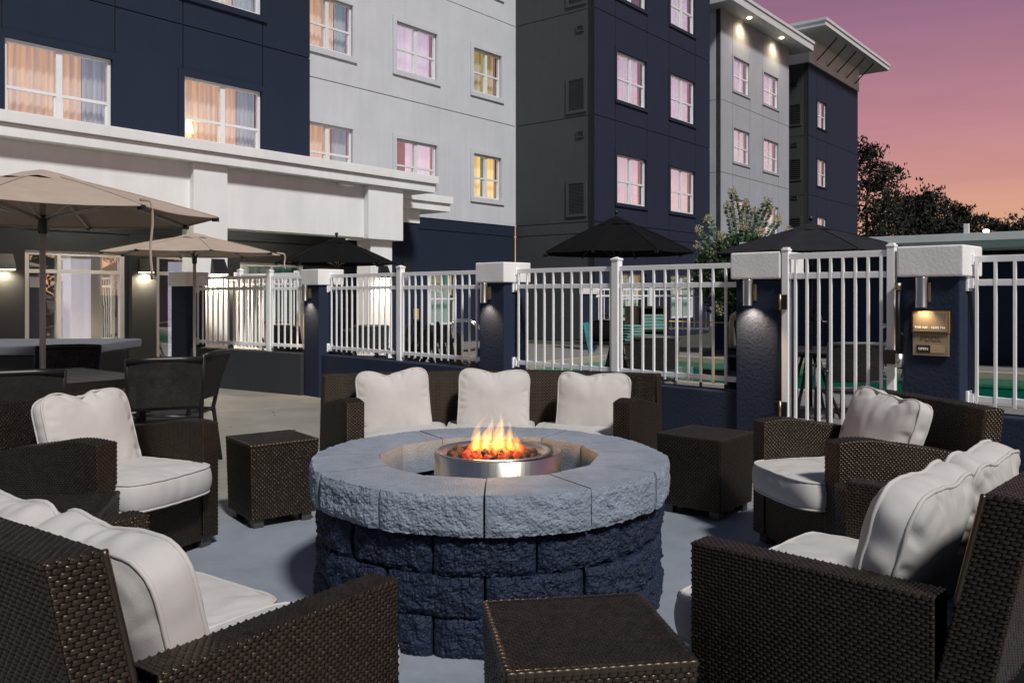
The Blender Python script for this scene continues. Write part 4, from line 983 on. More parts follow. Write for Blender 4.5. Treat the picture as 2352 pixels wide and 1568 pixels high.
# --- loveseats
def loveseat(label, A0, A1, F, labels, seed, tilt=74, back=.495, zc=.615):
    mid = (Vector(A0) + Vector(A1)) / 2; ang = math.atan2(F[1], F[0]) + math.pi / 2; wdt = (Vector(A0) - Vector(A1)).length / 2
    f = Vector((F[0], F[1], 0)).normalized(); side = Vector((math.cos(ang), math.sin(ang), 0))
    t = seat_unit('loveseat', label, (mid.x, mid.y, 0), ang, wdt, wdt, .70, .65, .65, .90, 0, 0, th=.085, lean=.20, arch=False, cat='loveseat', tb=.10)
    for i, k in enumerate((-1, 1)):
        c = mid + side * k * (wdt - .085) * .495 - f * .20; cushion(labels[i], 'loveseat seat cushions', (c.x, c.y, .385), (0, 0, ang), wdt - .095, .66, .12, .018, 10, 0, seed=seed + i, pleat=.004)
        c = mid + side * k * (wdt - .085) * .50 - f * back; cushion(labels[2 + i], 'loveseat back cushions', (c.x, c.y, zc), (R(tilt), R(1.5 * k), ang), wdt - .10, .46, .085, .055, 6, .04, [(R(92 + 14 * k), .35, .018)], seed=seed + 4 + i, pleat=.009, name='back_cushion')
    return t
loveseat('dark wicker loveseat with its slanting-backed arm end towards the small front table', (-.273, 2.04, 0), (-1.20, 2.69, 0), (.575, .818),
         ('white seat cushion of the dining-side loveseat beside the armchair', 'white seat cushion of the dining-side loveseat beside the front table', 'white back cushion of the dining-side loveseat beside the armchair', 'white back cushion of the dining-side loveseat beside the front table')[::1], 41)
loveseat('dark wicker loveseat with white cushions on the gate side of the front table', (.492, 2.352, 0), (1.285, 3.16, 0), (-.72, .69),
         ('white seat cushion of the gate-side loveseat beside the front table', 'white seat cushion of the gate-side loveseat beside the armchair', 'white back cushion of the gate-side loveseat beside the front table', 'white back cushion of the gate-side loveseat beside the armchair'), 51, 74, .46, .635)
# --- side tables
side_table('square wicker side table standing before the fire pit between the loveseats', (-.0127, 1.91), math.atan2(.07, .4564), .452, group='square wicker side tables')
side_table('square wicker side table between the dining-side armchair and the sofa', (-1.47, 4.77), math.atan2(.22, .29), .41, fine=False)
side_table('square wicker side table between the sofa and the gate-side armchair', (1.213, 4.93), math.atan2(.36, .32), .43, fine=False)
side_table('square wicker side table tucked between the armchair and the dining-side loveseat', (-2.02, 3.13), R(15), .45, fine=False)
side_table('square wicker side table tucked between the gate armchair and loveseat', (1.52, 3.41), R(8), .43, fine=False)

# ------------------------------------------------------------------ umbrellas
def umbrella(label, x, y, rz, r, zr, zp, mc, mp, mr_, group, zb=0.004, strap=None, finial=True, n=8):
    u = thing('umbrella', label, 'umbrella', (x, y, zb), rz, group); zr -= zb; zp -= zb
    def cz(q): return zp - .02 - (zp - zr) * (.25 * q + .75 * q ** 1.25)
    NS = 6; rings = [.16, .3, .5, .7, .86, 1.0]; mb = MB(); vs = []; fs = []
    for q in rings:
        for k in range(n * NS):
            f = (k % NS) / NS; a = 2 * math.pi * (k / (n * NS)); m_ = f - .5
            rr = r * q * math.cos(math.pi / n) / math.cos((2 * math.pi / n) * m_); sag = .10 * r * .35 * (1 - (2 * m_) ** 2) * q * (.25 + .5 * q)
            inw = .035 * r * (1 - (2 * m_) ** 2) * max(0, (q - .8) / .2)
            vs.append(((rr - inw) * math.cos(a), (rr - inw) * math.sin(a), cz(q) - sag * .8 + inw * .3))
    N = n * NS
    for i in range(len(rings) - 1):
        for k in range(N): fs.append((i * N + k, i * N + (k + 1) % N, (i + 1) * N + (k + 1) % N, (i + 1) * N + k))
    mb.add(vs, fs); cn = mb.build('canopy', mc, u, smooth=False)
    hem = MB().tube([(v[0], v[1], v[2] - .004) for v in vs[-N:]], .006, 5, closed=True); hem.build('hem', mc, cn, smooth=True)
    seam = MB()
    for k in range(n):
        a = 2 * math.pi * k / n; seam.tube([(r * q * math.cos(math.pi / n) / math.cos(math.pi / n) * math.cos(a), r * q * math.sin(a), cz(q) + .003) for q in rings], .004, 4)
    seam.build('seams', mc, cn, smooth=True)
    vent = MB(); vv = []
    for j, (q, dz) in enumerate(((.02, .03), (.12, .022), (.24, -.002))):
        for k in range(n * 4):
            a = 2 * math.pi * k / (n * 4); wv = (.008 * math.sin(a * n) + .006 * math.sin(a * 3 + rz)) * (j == 2); vv.append((r * q * math.cos(a), r * q * math.sin(a), cz(q) + dz + wv))
    M4 = n * 4; vent.add(vv, [(i * M4 + k, i * M4 + (k + 1) % M4, (i + 1) * M4 + (k + 1) % M4, (i + 1) * M4 + k) for i in range(2) for k in range(M4)]); vent.build('vent', mc, u)
    MB().tube([(0, 0, 0), (0, 0, zp - .03)], .021, 14).build('pole', mp, u, smooth=True)
    zh = zr - .06
    MB().lathe([(.028, zh - .10), (.032, zh - .09), (.032, zh), (.05, zh + .005), (.05, zh + .03), (.03, zh + .035)], 18).build('hub', M_black, u, smooth=True)
    MB().lathe([(.03, zp - .10), (.05, zp - .09), (.05, zp - .06), (.02, zp - .05)], 14).build('crown_hub', M_black, u, smooth=True)
    for k in range(n):
        a = 2 * math.pi * k / n; c, s_ = math.cos(a), math.sin(a)
        rb = MB().tube([(.04 * c, .04 * s_, zp - .08), (r * .5 * c, r * .5 * s_, cz(.5) - .02), (r * .99 * c, r * .99 * s_, cz(1.0) - .015)], .011, 6).build('rib', mr_, u, smooth=True)
        MB().tube([(.045 * c, .045 * s_, zh + .015), (r * .52 * c, r * .52 * s_, cz(.52) - .028)], .010, 6).build('strut', mr_, rb, smooth=True)
        MB().cbox((0, 0, 0), (.05, .03, .03), Matrix.Translation((r * .985 * c, r * .985 * s_, cz(1) - .015)) @ Matrix.Rotation(a, 4, 'Z')).build('rib_tip', M_black, rb)
    if finial: MB().lathe([(.0, .0), (.02, .002), (.012, .02), (.012, .035), (.027, .05), (.03, .065), (.02, .085), (0, .09)], 14, (0, 0, zp)).build('finial', mp if mp is M_pole else M_darkmetal, u, smooth=True)
    if strap is not None:
        a, L, q = strap; c, s_ = math.cos(a), math.sin(a); p0 = Vector((r * q * c, r * q * s_, cz(q) + .008))
        st = MB(); pts = [p0 + Vector((c * .10 * j / 4, s_ * .10 * j / 4, -.004 - .012 * (j / 4) ** 2)) for j in range(5)]
        pts += [pts[-1] + Vector((c * .012, s_ * .012, -.02))] ; e_ = pts[-1]; pts += [e_ + Vector((.006 * math.sin(k), .01 * math.sin(k * .7), -L * k / 8)) for k in range(1, 9)]
        st.tube(pts, .011, 8, flat=.3); st.build('strap', mc, u, smooth=True)
    mb = MB().lathe([(.02, .10), (.035, .08), (.24, .05), (.25, 0)], 24, capt=False); 
    if zb < .05: mb.build('base', M_black, u, smooth=True)
    return u
umbrella('large tan canvas umbrella with silver pole over the dining table', -3.40, 6.15, R(12), 1.21, 1.93, 2.225, M_tan, M_pole, M_pole, 'tan umbrellas', strap=(R(-40), .50, .86), finial=False)
umbrella('tan canvas umbrella with pale pole standing before the fence', -4.30, 11.5, R(30), 1.16, 1.905, 2.15, M_tan, M_pole, M_pole, 'tan umbrellas', strap=(R(-8), .20, .93), finial=False)
umbrella('black market umbrella with ball finial before the white porch', -2.955, 14.3, R(10), 1.0, 1.87, 2.28, M_blackc, M_black, M_brass, 'black pool umbrellas')
umbrella('black market umbrella over the pool table behind the sofa', 1.35, 11.0, R(22), 1.0, 1.88, 2.33, M_blackc, M_black, M_black, 'black pool umbrellas')
umbrella('charcoal umbrella behind the pool gate beside the myrtle', 3.27, 9.3, R(5), 1.06, 1.80, 2.10, M_greyc, M_black, M_black, 'black pool umbrellas')
# crank on the gate umbrella
ck = thing('umbrella_crank', 'small steel crank handle on the dark pole behind the gate', 'crank', (3.295, 9.26, 1.10), 0)
MB().lathe([(.0, -.06), (.028, -.05), (.03, .05), (0, .06)], 12).build('crank_box', M_black, ck, smooth=True)
MB().tube([(.02, -.03, 0), (.06, -.03, 0), (.075, -.03, -.06), (.13, -.03, -.07)], .009, 6).build('crank_handle', M_chrome, ck, smooth=True)

# ------------------------------------------------------------------ dining furniture
def sling_chair(name, label, loc, ang, ms=M_sling, arms=False, group=None, mf=M_darkmetal):
    c = thing(name, label, 'chair', loc, ang, group); wd = .235
    for sg in (-1, 1):
        MB().tube([(sg * wd, .26, 0.004), (sg * wd, .20, .43), (sg * (wd + .005), .25, .66), (sg * (wd + .01), .33, .885)], .017, 8).build('back_leg', mf, c, smooth=True)
        MB().tube([(sg * wd, -.25, 0.004), (sg * wd, -.235, .43 if not arms else .63)], .017, 8).build('front_leg', mf, c, smooth=True)
        MB().tube([(sg * wd, -.24, .42), (sg * wd, .21, .41)], .016, 8).build('seat_rail', mf, c, smooth=True)
        if arms: MB().tube([(sg * (wd + .01), -.26, .635), (sg * (wd + .015), .0, .645), (sg * (wd + .01), .26, .62)], .018, 8).build('arm', mf, c, smooth=True)
    MB().tube([(-wd, -.235, .415), (wd, -.235, .415)], .015, 8).build('front_rail', mf, c, smooth=True)
    MB().tube([(-wd - .01, .335, .875), (-.1, .345, .882), (.1, .345, .882), (wd + .01, .335, .875)], .021, 8).build('top_rail', mf, c, smooth=True)
    MB().tube([(-wd, .225, .53), (wd, .225, .53)], .012, 8).build('lower_rail', mf, c, smooth=True)
    s1 = MB(); s1.grid(lambda u, v: (-wd + 2 * wd * u, .225 + (.335 - .225) * v + .02 * math.sin(math.pi * u) * 1, .54 + .325 * v), 8, 6); s1.grid(lambda u, v: (-wd + 2 * wd * (1 - u), .231 + (.335 - .225) * v + .02 * math.sin(math.pi * u) * 1, .54 + .325 * v), 8, 6); s1.build('back_sling', ms, c, smooth=True)
    s2 = MB(); s2.grid(lambda u, v: (-wd + 2 * wd * u, -.235 + .45 * v, .428 - .018 * math.sin(math.pi * u)), 8, 4); s2.grid(lambda u, v: (-wd + 2 * wd * (1 - u), -.235 + .45 * v, .422 - .018 * math.sin(math.pi * u)), 8, 4); s2.build('seat_sling', ms, c, smooth=True)
    return c
def face(v): return math.atan2(v[1], v[0]) + math.pi / 2      # local -y points along v
ch = sling_chair('dining_chair', 'dark sling dining chair seen from behind beside the table corner', (-2.52, 6.18, 0), face((-.37, .93)), group='dark sling dining chairs')
dup(ch, (-2.62, 6.62, 0), face((-.93, .05)), 'dark sling dining chair at the table end, behind another chair')
dup(ch, (-3.02, 5.17, 0), face((-.50, .86)), 'dark sling dining chair just behind the wicker armchair')
dup(ch, (-3.72, 7.0, 0), face((.3, -.95)), 'dark sling dining chair before the grill counter facing the table')
dup(ch, (-4.5, 6.65, 0), face((.8, -.55)), 'dark sling dining chair holding a folded cloth, by the grill counter')
def slat_table(name, label, loc, ang, L, Wd, H, m, n=9, leg=.05):
    t = thing(name, label, 'table', loc, ang)
    for k in range(n):
        y = -Wd / 2 + (k + .5) * Wd / n; MB().box((-L / 2 + .04, y - Wd / n / 2 + .004, H - .022), (L / 2 - .04, y + Wd / n / 2 - .004, H)).build('slat', m, t, bev=.002, seg=1)
    fr = MB(); fr.box((-L / 2, -Wd / 2 - .03, H - .06), (L / 2, -Wd / 2 - .001, H + .001)); fr.box((-L / 2, Wd / 2 + .001, H - .06), (L / 2, Wd / 2 + .03, H + .001)); fr.box((-L / 2, -Wd / 2, H - .06), (-L / 2 + .038, Wd / 2, H + .001)); fr.box((L / 2 - .038, -Wd / 2, H - .06), (L / 2, Wd / 2, H + .001)); fr.build('frame', m, t)
    for sx in (-1, 1):
        for sy in (-1, 1): MB().cbox((sx * (L / 2 - leg), sy * (Wd / 2 - leg), H / 2 - .03), (leg, leg, H - .065)).build('leg', m, t, bev=.004)
    return t
slat_table('dining_table', 'dark slatted dining table under the large tan umbrella', (-3.40, 6.15, .004), TH + R(90), 1.2, 1.0, .73, M_darkmetal)
# folded cloth on the far chair
fc = MB(); fc.grid(lambda u, v: (-.16 + .32 * u, -.14 + .28 * v, .02 + .035 * math.sin(u * 3.1) * math.sin(v * 3.1) + .012 * math.sin(u * 17 + v * 9)), 16, 14); o = fc.build('folded_cloth', mat('striped_cloth', (.45, .44, .46), .9, var=.5, vs=14), smooth=True); o.location = (-4.48, 6.62, .43); tag(o, 'crumpled grey striped cloth lying on a dining chair seat', 'cloth')
# grill counter
gc = thing('grill_counter', 'dark grill counter with a thick grey top beside the glazed doors', 'counter', (-5.6, 8.45, 0), R(2))
MB().box((-1.9, -.58, .004), (1.5, .58, .765)).build('cabinet', M_black, gc, bev=.01)
MB().box((-2.0, -.68, .768), (1.62, .68, .855)).build('countertop', M_slab, gc, bev=.02, seg=3)

# pool side furniture
pc = sling_chair('pool_chair', 'grey sling armchair seen through the gate pickets', (3.18, 8.05, 0), face((.12, .99)), arms=True, group='pool sling chairs', mf=mat('grey_frame', (.06, .062, .065), .45))
dup(pc, (1.47, 9.15, 0), face((-.1, .99)), 'grey sling armchair at the umbrella table behind the sofa')
dup(pc, (-2.06, 12.3, 0), face((-.2, .98)), 'grey sling armchair before the white pier sconce')
dup(pc, (-3.16, 12.25, 0), face((.2, .98)), 'grey sling armchair behind the picket panel by the tan umbrella')
dup(pc, (2.45, 9.9, 0), face((-.9, .2)), 'grey sling armchair beside the pool lift')
dup(pc, (4.0, 9.4, 0), face((-.95, -.1)), 'grey sling armchair across the gate umbrella table')
sling_chair('pool_chair', 'tan sling chair under the porch beyond the tall picket panel', (-3.75, 13.6, 0), face((.3, -.95)), M_slingt, True, 'pool sling chairs')
def round_table(label, loc, r=.5):
    t = thing('pool_table', label, 'table', loc, 0, 'round pool tables')
    MB().lathe([(0, .73), (r, .73), (r + .01, .72), (r, .70), (0, .70)], 40).build('table_top', M_darkmetal, t)
    for k in range(4):
        a = R(45 + 90 * k); MB().tube([(.08 * math.cos(a), .08 * math.sin(a), .69), (.16 * math.cos(a), .16 * math.sin(a), .40), (.34 * math.cos(a), .34 * math.sin(a), .004)], .018, 8).build('leg', M_darkmetal, t, smooth=True)
round_table('round dark table under the black umbrella behind the sofa', (1.35, 11.0, .004), .55); round_table('round dark table under the charcoal umbrella behind the gate', (3.27, 9.3, .004), .55); round_table('round table before the white porch under the black umbrella', (-2.955, 14.3, .004), .5)
def adirondack(label, loc, ang):
    c = thing('adirondack_chair', label, 'chair', loc, ang, 'dark adirondack chairs')
    for k in range(5):
        x = (k - 2) * .098; h = .95 - .05 * abs(k - 2) ** 1.6; fan = (k - 2) * .018
        mb = MB(); n_ = 6; pts = []
        for j in range(n_ + 1): pts.append(j / n_)
        w0, w1 = .04, .052
        vs = [];
        for q in pts:
            z = .28 + (h - .28) * q; y = .18 + .34 * q; hw = (w0 + (w1 - w0) * q) * (1 if q < .99 else .6)
            for sx in (-1, 1):
                for sy in (0, .02): vs.append((x + fan * q * 3 + sx * hw, y + sy, z))
        fs = []
        for j in range(n_):
            b0, b1 = j * 4, j * 4 + 4
            fs += [(b0, b0 + 2, b1 + 2, b1), (b0 + 3, b0 + 1, b1 + 1, b1 + 3), (b0 + 1, b0, b1, b1 + 1), (b0 + 2, b0 + 3, b1 + 3, b1 + 2)]
        fs += [(0, 1, 3, 2), (n_ * 4, n_ * 4 + 2, n_ * 4 + 3, n_ * 4 + 1)]
        mb.add(vs, fs).build('back_slat', M_darkmetal, c, fixn=True)
    MB().grid(lambda u, v: (-.29 + .58 * u, .41 + .04 * math.sin(math.pi * u) + .0, .66 + .06 * v), 10, 1).grid(lambda u, v: (.29 - .58 * u, .43 + .04 * math.sin(math.pi * u) + .0, .66 + .06 * v), 10, 1).build('back_band', M_darkmetal, c)
    for k in range(5): MB().cbox((0, -.30 + k * .105, .36 - k * .022), (.52, .095, .02)).build('seat_slat', M_darkmetal, c)
    for sg in (-1, 1):
        MB().box((sg * .33 - .065, -.36, .53), (sg * .33 + .065, .36, .552)).build('arm', M_darkmetal, c, bev=.006)
        MB().box((sg * .28 - .012, -.36, .004), (sg * .28 + .012, -.26, .529)).build('front_leg', M_darkmetal, c)
        m_ = Matrix.Translation((sg * .25, .05, .21)) @ Matrix.Rotation(R(-18), 4, 'X'); MB().box((-.012, -.38, -.05), (.012, .60, .05), m_).build('back_leg', M_darkmetal, c)
adirondack('dark adirondack chair turned towards the white pier sconce', (-1.62, 12.6, 0), face((-.55, .83))); adirondack('dark adirondack chair turned towards the pool handrail', (-.86, 12.3, 0), face((.35, .94)))

# towel cart, stacked towels, pool lift, rail, pole
tc_ = thing('towel_cart', 'dark wicker towel cart with open shelves of towels', 'cart', (2.0, 12.6, .004), R(18))
for nm, lo_, hi_ in (('side_panel', (-.26, -.2, .05), (-.23, .2, 1.12)), ('side_panel', (.23, -.2, .05), (.26, .2, 1.12)), ('top', (-.28, -.22, 1.121), (.28, .22, 1.15)), ('back_panel', (-.229, .17, .05), (.229, .2, 1.12)), ('shelf', (-.229, -.2, .78), (.229, .169, .80)), ('shelf', (-.229, -.2, .5), (.229, .169, .52)), ('shelf', (-.229, -.2, .2), (.229, .169, .22))):
    MB().box(lo_, hi_).build(nm, M_wick, tc_)
tc_w = tc_.matrix_world
def rolled(label, p, rz, m, group, sz=(.30, .2, .05)):
    b_m = MB(); b_m.grid(lambda u, v: (sz[0] * (u - .5), sz[1] * (v - .5) * 1.0, 0), 1, 1); mb = MB(); mb.box((-sz[0] / 2, -sz[1] / 2, 0), (sz[0] / 2, sz[1] / 2, sz[2])); o = mb.build('folded_towel', m, None, bev=.018, seg=3, smooth=True); o.location = p; o.rotation_euler = (0, 0, rz); tag(o, label, 'towel', group)
cs, sn = math.cos(R(18)), math.sin(R(18))
for sh, zz in (('upper', .806), ('lower', .526)):
    for k in range(5):
        x, y = (.02 + .01 * (k % 2)), -.03; rolled(f'folded mint towel on the {sh} shelf of the towel cart', (2.0 + x * cs - y * sn, 12.6 + x * sn + y * cs, zz + k * .046), R(18 + 3 * (k % 3)), M_towel, f'mint towels on the {sh} cart shelf', (.36, .26, .045))
for k in range(6): rolled('folded pale turquoise towel stacked on the umbrella table', (1.52 + .008 * (k % 2), 10.85, .736 + k * .034), R(20 + 4 * k), M_towel, 'towels stacked on the umbrella table', (.28 - .015 * k, .22, .034))
bgm = MB(); bgm.lathe([(.0, 0), (.16, .0), (.20, .06), (.205, .16), (.17, .26), (.08, .31), (0, .32)], 18); o = bgm.build('beach_bag', M_blackc, None, smooth=True); o.location = (1.15, 10.85, .736); o.scale = (1.1, .7, .85); tag(o, 'slumped black beach bag on the umbrella table', 'bag')
tw = MB(); tw.grid(lambda u, v: (.2 * (u - .5), .02 * math.sin(u * 9), -.38 * v), 10, 6); o = tw.build('draped_towel', M_towelb, None, smooth=True); o.location = (.93, 10.62, .98); o.rotation_euler = (R(-12), 0, R(60)); tag(o, 'turquoise towel hanging beside the black beach bag', 'towel')
pl = thing('pool_lift', 'cream pool lift arm on a dark covered base', 'pool lift', (2.66, 10.3, .004), 0)
MB().box((-.05, -.16, 0), (.30, .18, .68)).build('covered_base', M_greyc, pl, bev=.03)
M_liftc = mat('cream_enamel', (.52, .46, .30), .4, var=.06)
MB().tube([(.0, 0, .68), (.0, 0, .98), (.015, 0, 1.06)], .03, 10).build('mast', M_liftc, pl, smooth=True)
MB().tube([(.015, 0, 1.04), (.10, 0, 1.11), (.35, .0, 1.20), (.6, 0, 1.25)], [.045, .04, .035, .03], 10).build('arm', M_liftc, pl, smooth=True)
MB().tube([(.2, 0, .72), (.24, 0, .95), (.18, 0, 1.12)], .02, 8).build('actuator', M_liftc, pl, smooth=True)
hr = thing('pool_handrail', 'polished steel handrail sloping down into the pool', 'handrail', (-1.12, 16.0, 0), 0)
for dy in (0, .55):
    MB().tube([(0, dy, .0), (0, dy, .78), (.04, dy, .83), (.30, dy, .83), (.42, dy, .76), (1.45, dy, -.1), (1.5, dy, -.3)], .022, 10).build('rail', M_chrome, hr, smooth=True)
sp_ = thing('skimmer_pole', 'long tan skimmer pole with a blue tip hung before the far fence', 'pool pole', (2.1, 19.4, 0), 0)
MB().tube([(.0, 0, .74), (3.2, -.3, .68)], .018, 8).build('pole', M_ochre, sp_, smooth=True)
MB().tube([(-.1, .01, .742), (.0, 0, .74)], .022, 8).build('blue_tip', mat('blue_plastic', (.02, .08, .3), .5), sp_, smooth=True)
MB().tube([(2.75, -.27, .9), (2.75, -.27, .60), (2.71, -.27, .57), (2.69, -.27, .62)], .012, 6).build('hook', M_alu, sp_, smooth=True)
for nm, x, y, z in (('small yellow valve box on the navy wall behind the pool deck', 12.9, 13.09, .9), ('small yellow valve box on the navy base wall of the pale facade', 15.0, 15.98, .9)):
    o = MB().box((-.06, -.06, -.12), (.06, -.001, .12)).build('valve_box', M_ochre, None, bev=.02); o.location = W(x, y, z); o.rotation_euler = (0, 0, TH); tag(o, nm, 'valve box')
# bench/console against the navy block
bn = thing('console_table', 'thin dark console table against the navy block wall', 'table', W(19.3, 12.3), TH + R(90)); MB().box((-.6, -.2, .74), (.6, .2, .78)).build('table_top', M_darkmetal, bn)
for sx in (-1, 1):
    for sy in (-1, 1): MB().cbox((sx * .55, sy * .16, .37), (.05, .05, .738)).build('leg', M_darkmetal, bn)

# ------------------------------------------------------------------ plants
def leaf_quads(P, D, Nn, L, Wd):
    """leaf rhombi: P base (n,3), D direction, Nn normal-ish, lengths, widths"""
    S = np.cross(D, Nn); S /= np.linalg.norm(S, axis=1, keepdims=True) + 1e-9
    L = np.asarray(L).reshape(-1, 1); Wd = np.asarray(Wd).reshape(-1, 1)
    V = np.stack([P, P + D * L * .45 + S * Wd * .5, P + D * L, P + D * L * .45 - S * Wd * .5], 1).reshape(-1, 3)
    return V, np.arange(len(V)).reshape(-1, 4)
def unit(n): v = rng.standard_normal((n, 3)); return v / np.linalg.norm(v, axis=1, keepdims=True)
def myrtle():
    base = Vector((5.15, 19.0, 0)); t = thing('crape_myrtle', 'leafy crape myrtle with cream blossoms behind the far fence', 'tree', base, 0)
    stems = MB(); LP, LD, LN, LL_, LW = [], [], [], [], []; FPn = []
    rs = random.Random(3)
    # long arching shoots that stand out of the crown
    shoots = [(-1.0, -.1, 2.75, -.45), (-.75, .1, 3.0, -.25), (-.35, -.1, 3.3, -.10), (-.22, .0, 3.62, -.20), (.08, 0, 3.35, .05), (.32, .1, 3.2, .15), (.55, -.1, 3.40, .35), (.62, 0, 3.25, .25), (.85, .1, 3.0, .42), (1.05, 0, 2.75, .45), (-.95, .2, 2.4, -.3), (.95, -.2, 2.45, .3), (-.55, -.3, 2.6, -.3), (.3, -.35, 2.7, .2), (-.05, -.4, 2.8, 0)]
    for _ in range(46):
        a = rs.uniform(0, 6.283); q = rs.random() ** .5; shoots.append((q * 1.0 * math.cos(a), q * .8 * math.sin(a), rs.uniform(1.1, 2.65) * (1 - .18 * q), q * .35 * math.cos(a)))
    for k in range(5):
        a = k * 1.257; stems.tube([(.06 * math.cos(a), .06 * math.sin(a), 0), (.15 * math.cos(a), .15 * math.sin(a), .6), (.38 * math.cos(a), .38 * math.sin(a), 1.3)], [.04, .035, .025], 6)
    for i, (x, y, z, bend) in enumerate(shoots):
        p0 = Vector((x * .45 - bend * .3, y * .45, max(.7, z - 1.1))); p1 = Vector((x, y, z)); pts = []
        for k in range(13):
            q = k / 12; p = p0.lerp(p1, q); p.x += bend * .35 * (q ** 2 - q) ; pts.append(p)
        stems.tube([tuple(p) for p in pts], [.011 - .007 * k / 12 for k in range(13)], 4)
        n = 26
        for k in range(n):
            q = .12 + .85 * k / n; p = p0.lerp(p1, q); p.x += bend * .35 * (q ** 2 - q); ax = (p1 - p0).normalized()
            sd_ = Vector((math.cos(k * 1.57 + i), math.sin(k * 1.57 + i), 0)) if i >= 15 else Vector((1 if k % 2 else -1, rs.uniform(-.4, .4), 0))
            for sg in (1, -1):
                d = (sd_ * sg + ax * .35 + Vector((rs.uniform(-.2, .2), rs.uniform(-.2, .2), rs.uniform(-.25, .1)))).normalized()
                LP.append(p); LD.append(d); LN.append((ax * .5 + Vector((rs.uniform(-.6, .6), -1.0 + rs.uniform(-.5, .5), rs.uniform(-.3, .3)))).normalized()); LL_.append(rs.uniform(.10, .16)); LW.append(rs.uniform(.05, .075))
        if i < 15 and i not in (3,) or rs.random() < .45: FPn.append((p1, .10 if i < 15 else .12))
    stems.build('trunk', M_bark, t, smooth=True)
    # inner foliage
    n = 13000; c = unit(n) * (rng.random((n, 1)) ** .45) * np.array([[1.12, .85, 1.0]]) + np.array([[0, 0, 1.72]]); c = c[c[:, 2] > .7]
    LP = np.vstack([np.array([tuple(p) for p in LP]), c]); LD = np.vstack([np.array([tuple(p) for p in LD]), unit(len(c))]); LN = np.vstack([np.array([tuple(p) for p in LN]), unit(len(c))])
    LL_ = np.concatenate([LL_, rng.uniform(.07, .13, len(c))]); LW = np.concatenate([LW, rng.uniform(.035, .06, len(c))])
    v, q = leaf_quads(LP, LD, LN, LL_, LW); obj('crown', np_mesh('crown', v, q, M_leaf, False), t)
    fl = []
    for p, r in FPn:
        m_ = 150; d = unit(m_) * (rng.random((m_, 1)) ** .4) * np.array([[r, r, r * 1.3]]); fl.append(d + np.array([tuple(p)]))
    fl = np.vstack(fl); v, q = leaf_quads(fl, unit(len(fl)), unit(len(fl)), rng.uniform(.025, .05, len(fl)), rng.uniform(.02, .04, len(fl))); obj('blossoms', np_mesh('blossoms', v, q, M_flower, False), t)
myrtle()
def pine(name, label, x, y, h, cr, z0, clumps, per, seed, group, cl=1.0, trunk=.22, lo=.25):
    t = thing(name, label, 'tree', (x, y, -.02), 0, group); rs = random.Random(seed); r2 = np.random.default_rng(seed)
    tr = MB(); bend = [(rs.uniform(-.3, .3), rs.uniform(-.3, .3)) for _ in range(7)]
    pts = [(bend[k][0] * k / 6, bend[k][1] * k / 6, h * .97 * k / 6) for k in range(7)]; tr.tube(pts, [trunk * (1 - .8 * k / 6) for k in range(7)], 7)
    cen = []
    for k in range(clumps):
        q = (k + rs.random()) / clumps; z = z0 + (h - z0) * q; prof = (math.sin(math.pi * min(1, q * .85 + .18)) ** .6) * (.55 + .6 * rs.random()); a = rs.uniform(0, 6.283); rr = cr * prof * (rs.random() ** .35)
        c = Vector((rr * math.cos(a), rr * math.sin(a), z)); cen.append(c)
        i = min(5, int(z / h * 6)); b0 = Vector(pts[i]); b0.z = max(z0 * .6, z - rr * .35); tr.tube([tuple(b0), tuple(b0.lerp(c, .5) + Vector((0, 0, -.1 * rr))), tuple(c)], [.05, .035, .012], 4)
    tr.build('trunk', M_bark, t, smooth=True)
    P, Dv = [], []
    for c in cen:
        s_ = cl * rs.uniform(.5, 1.15); n = int(per * (.85 if name == 'pine_tree' else 1.3) * s_ * s_); sub = r2.standard_normal((6, 3)) * np.array([[.75, .75, .35]]) * s_
        idx = r2.integers(0, 6, n); p = sub[idx] + r2.standard_normal((n, 3)) * np.array([[.27, .27, .17]]) * s_; P.append(p + np.array([tuple(c)]))
    P = np.vstack(P); d = r2.standard_normal(P.shape); d[:, 2] += .5; d /= np.linalg.norm(d, axis=1, keepdims=True); nn = r2.standard_normal(P.shape)
    v, q = leaf_quads(P, d, nn, r2.uniform(.26, .5, len(P)), r2.uniform(.10, .2, len(P))); obj('crown', np_mesh('crown', v, q, M_pine, False), t)
G = 'pines behind the pool house'
def px(xv, D): return (xv - 1176) / 1950 * D
D = 72
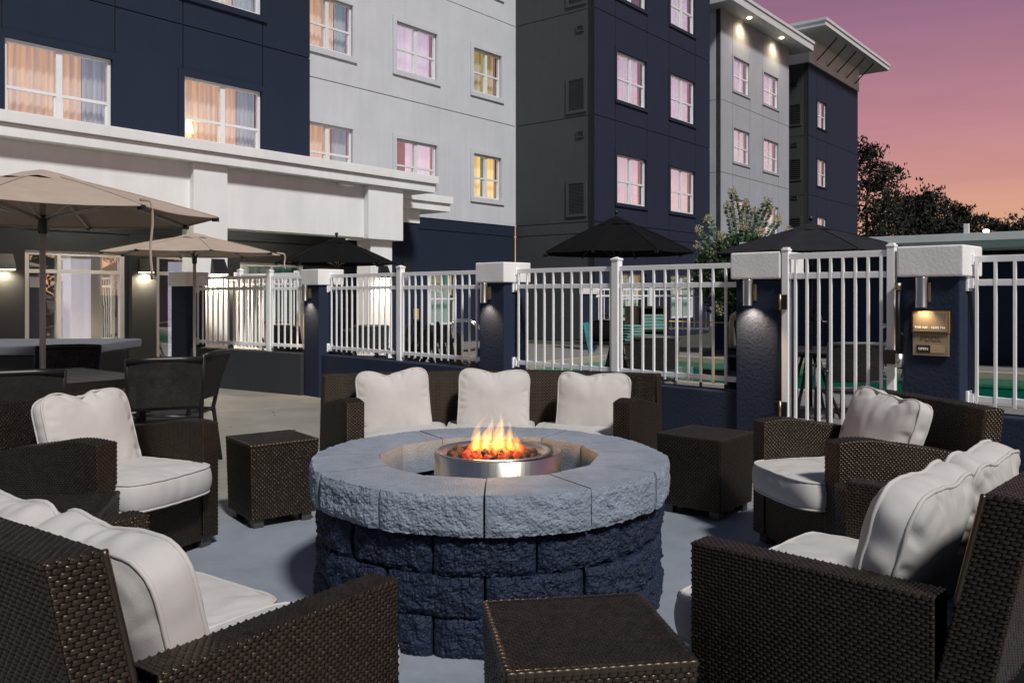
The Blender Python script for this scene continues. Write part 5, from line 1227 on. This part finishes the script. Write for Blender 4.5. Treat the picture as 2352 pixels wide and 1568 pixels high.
for nm, lb, xv, dd, topv, cr, lo_, cn, per, sd_, cl in (
    ('pine_tree', 'tallest loose pine rising right beside the navy tower', 1992, 70, 338, 2.6, .35, 46, 150, 1, 1.0),
    ('pine_tree', 'tall loose pine leaning out beyond the tallest pine', 2040, 74, 385, 2.3, .33, 34, 130, 2, 1.0),
    ('pine_tree', 'thin open pine between the tall pines and the dense oak', 2085, 76, 448, 1.7, .4, 18, 120, 3, .9),
    ('oak_tree', 'dense round dark oak below the wispy pine top', 2120, 78, 452, 3.0, .2, 60, 190, 4, 1.15),
    ('pine_tree', 'wispy pine top showing above the dense oak', 2140, 84, 430, 1.6, .6, 10, 110, 5, .9),
    ('oak_tree', 'dark oak sloping down from the dense oak', 2190, 80, 478, 2.6, .2, 46, 190, 6, 1.1),
    ('pine_tree', 'small open pine beyond the dark oaks', 2245, 84, 499, 2.1, .3, 22, 130, 7, 1.0),
    ('oak_tree', 'low feathery tree before the gap in the treeline', 2282, 86, 508, 2.0, .2, 24, 150, 8, 1.0),
    ('oak_tree', 'small low tree in the gap of the treeline', 2318, 90, 524, 1.6, .2, 20, 150, 9, .9),
    ('oak_tree', 'dark tree at the far end of the pool house roof', 2368, 84, 506, 2.4, .2, 40, 170, 10, 1.1)):
    h = 1.335 + (675 - topv) / 1950 * dd
    pine(nm, lb, px(xv, dd), dd, h, cr, h * lo_ if lo_ > .25 else .8, cn, per, sd_, G if nm == 'pine_tree' else 'oaks behind the pool house', cl)
# far-off wood closing the horizon
r2 = np.random.default_rng(5); P = []
for k in range(620):
    a = r2.uniform(R(18), R(205)) if k > 130 else None      # bearing measured clockwise from straight ahead
    if a is None: xx, yy, z = r2.uniform(28, 75), r2.uniform(92, 110), r2.uniform(.5, 5.2)
    else:
        rr = r2.uniform(88, 105); xx, yy, z = rr * math.sin(a) * 1.0, rr * math.cos(a), r2.uniform(.5, 7.0) ; 
        if a < R(40): z = min(z, 5)
    P.append(r2.standard_normal((46, 3)) * np.array([[1.2, 1.2, .9]]) + np.array([[xx, yy, z]]))
P = np.vstack(P); v, q = leaf_quads(P, unit(len(P)), unit(len(P)), r2.uniform(.4, .9, len(P)), r2.uniform(.25, .5, len(P)))
o = obj('distant_woodland', np_mesh('distant_woodland', v, q, M_pine, False)); tag(o, 'low dark woodland along the horizon under the sunset', 'woodland', kind='stuff')
# fallen leaves on the tan concrete
lm = MB().add([(-.03, 0, .002), (0, -.011, .006), (.035, 0, .003), (0, .011, .007)], [(0, 1, 2, 3)]).mesh('fallen_leaf', mat('dry_leaf', (.10, .06, .03), .9))
for k in range(26):
    o = obj('fallen_leaf', lm); o.location = (random.uniform(-3.3, -1.4), random.uniform(5.6, 9.6), .006); o.rotation_euler = (0, 0, random.uniform(0, 6)); o.scale = [random.uniform(.5, 1.2)] * 3
    tag(o, 'small dry leaf lying on the tan patio concrete', 'leaf', 'dry leaves on the patio')
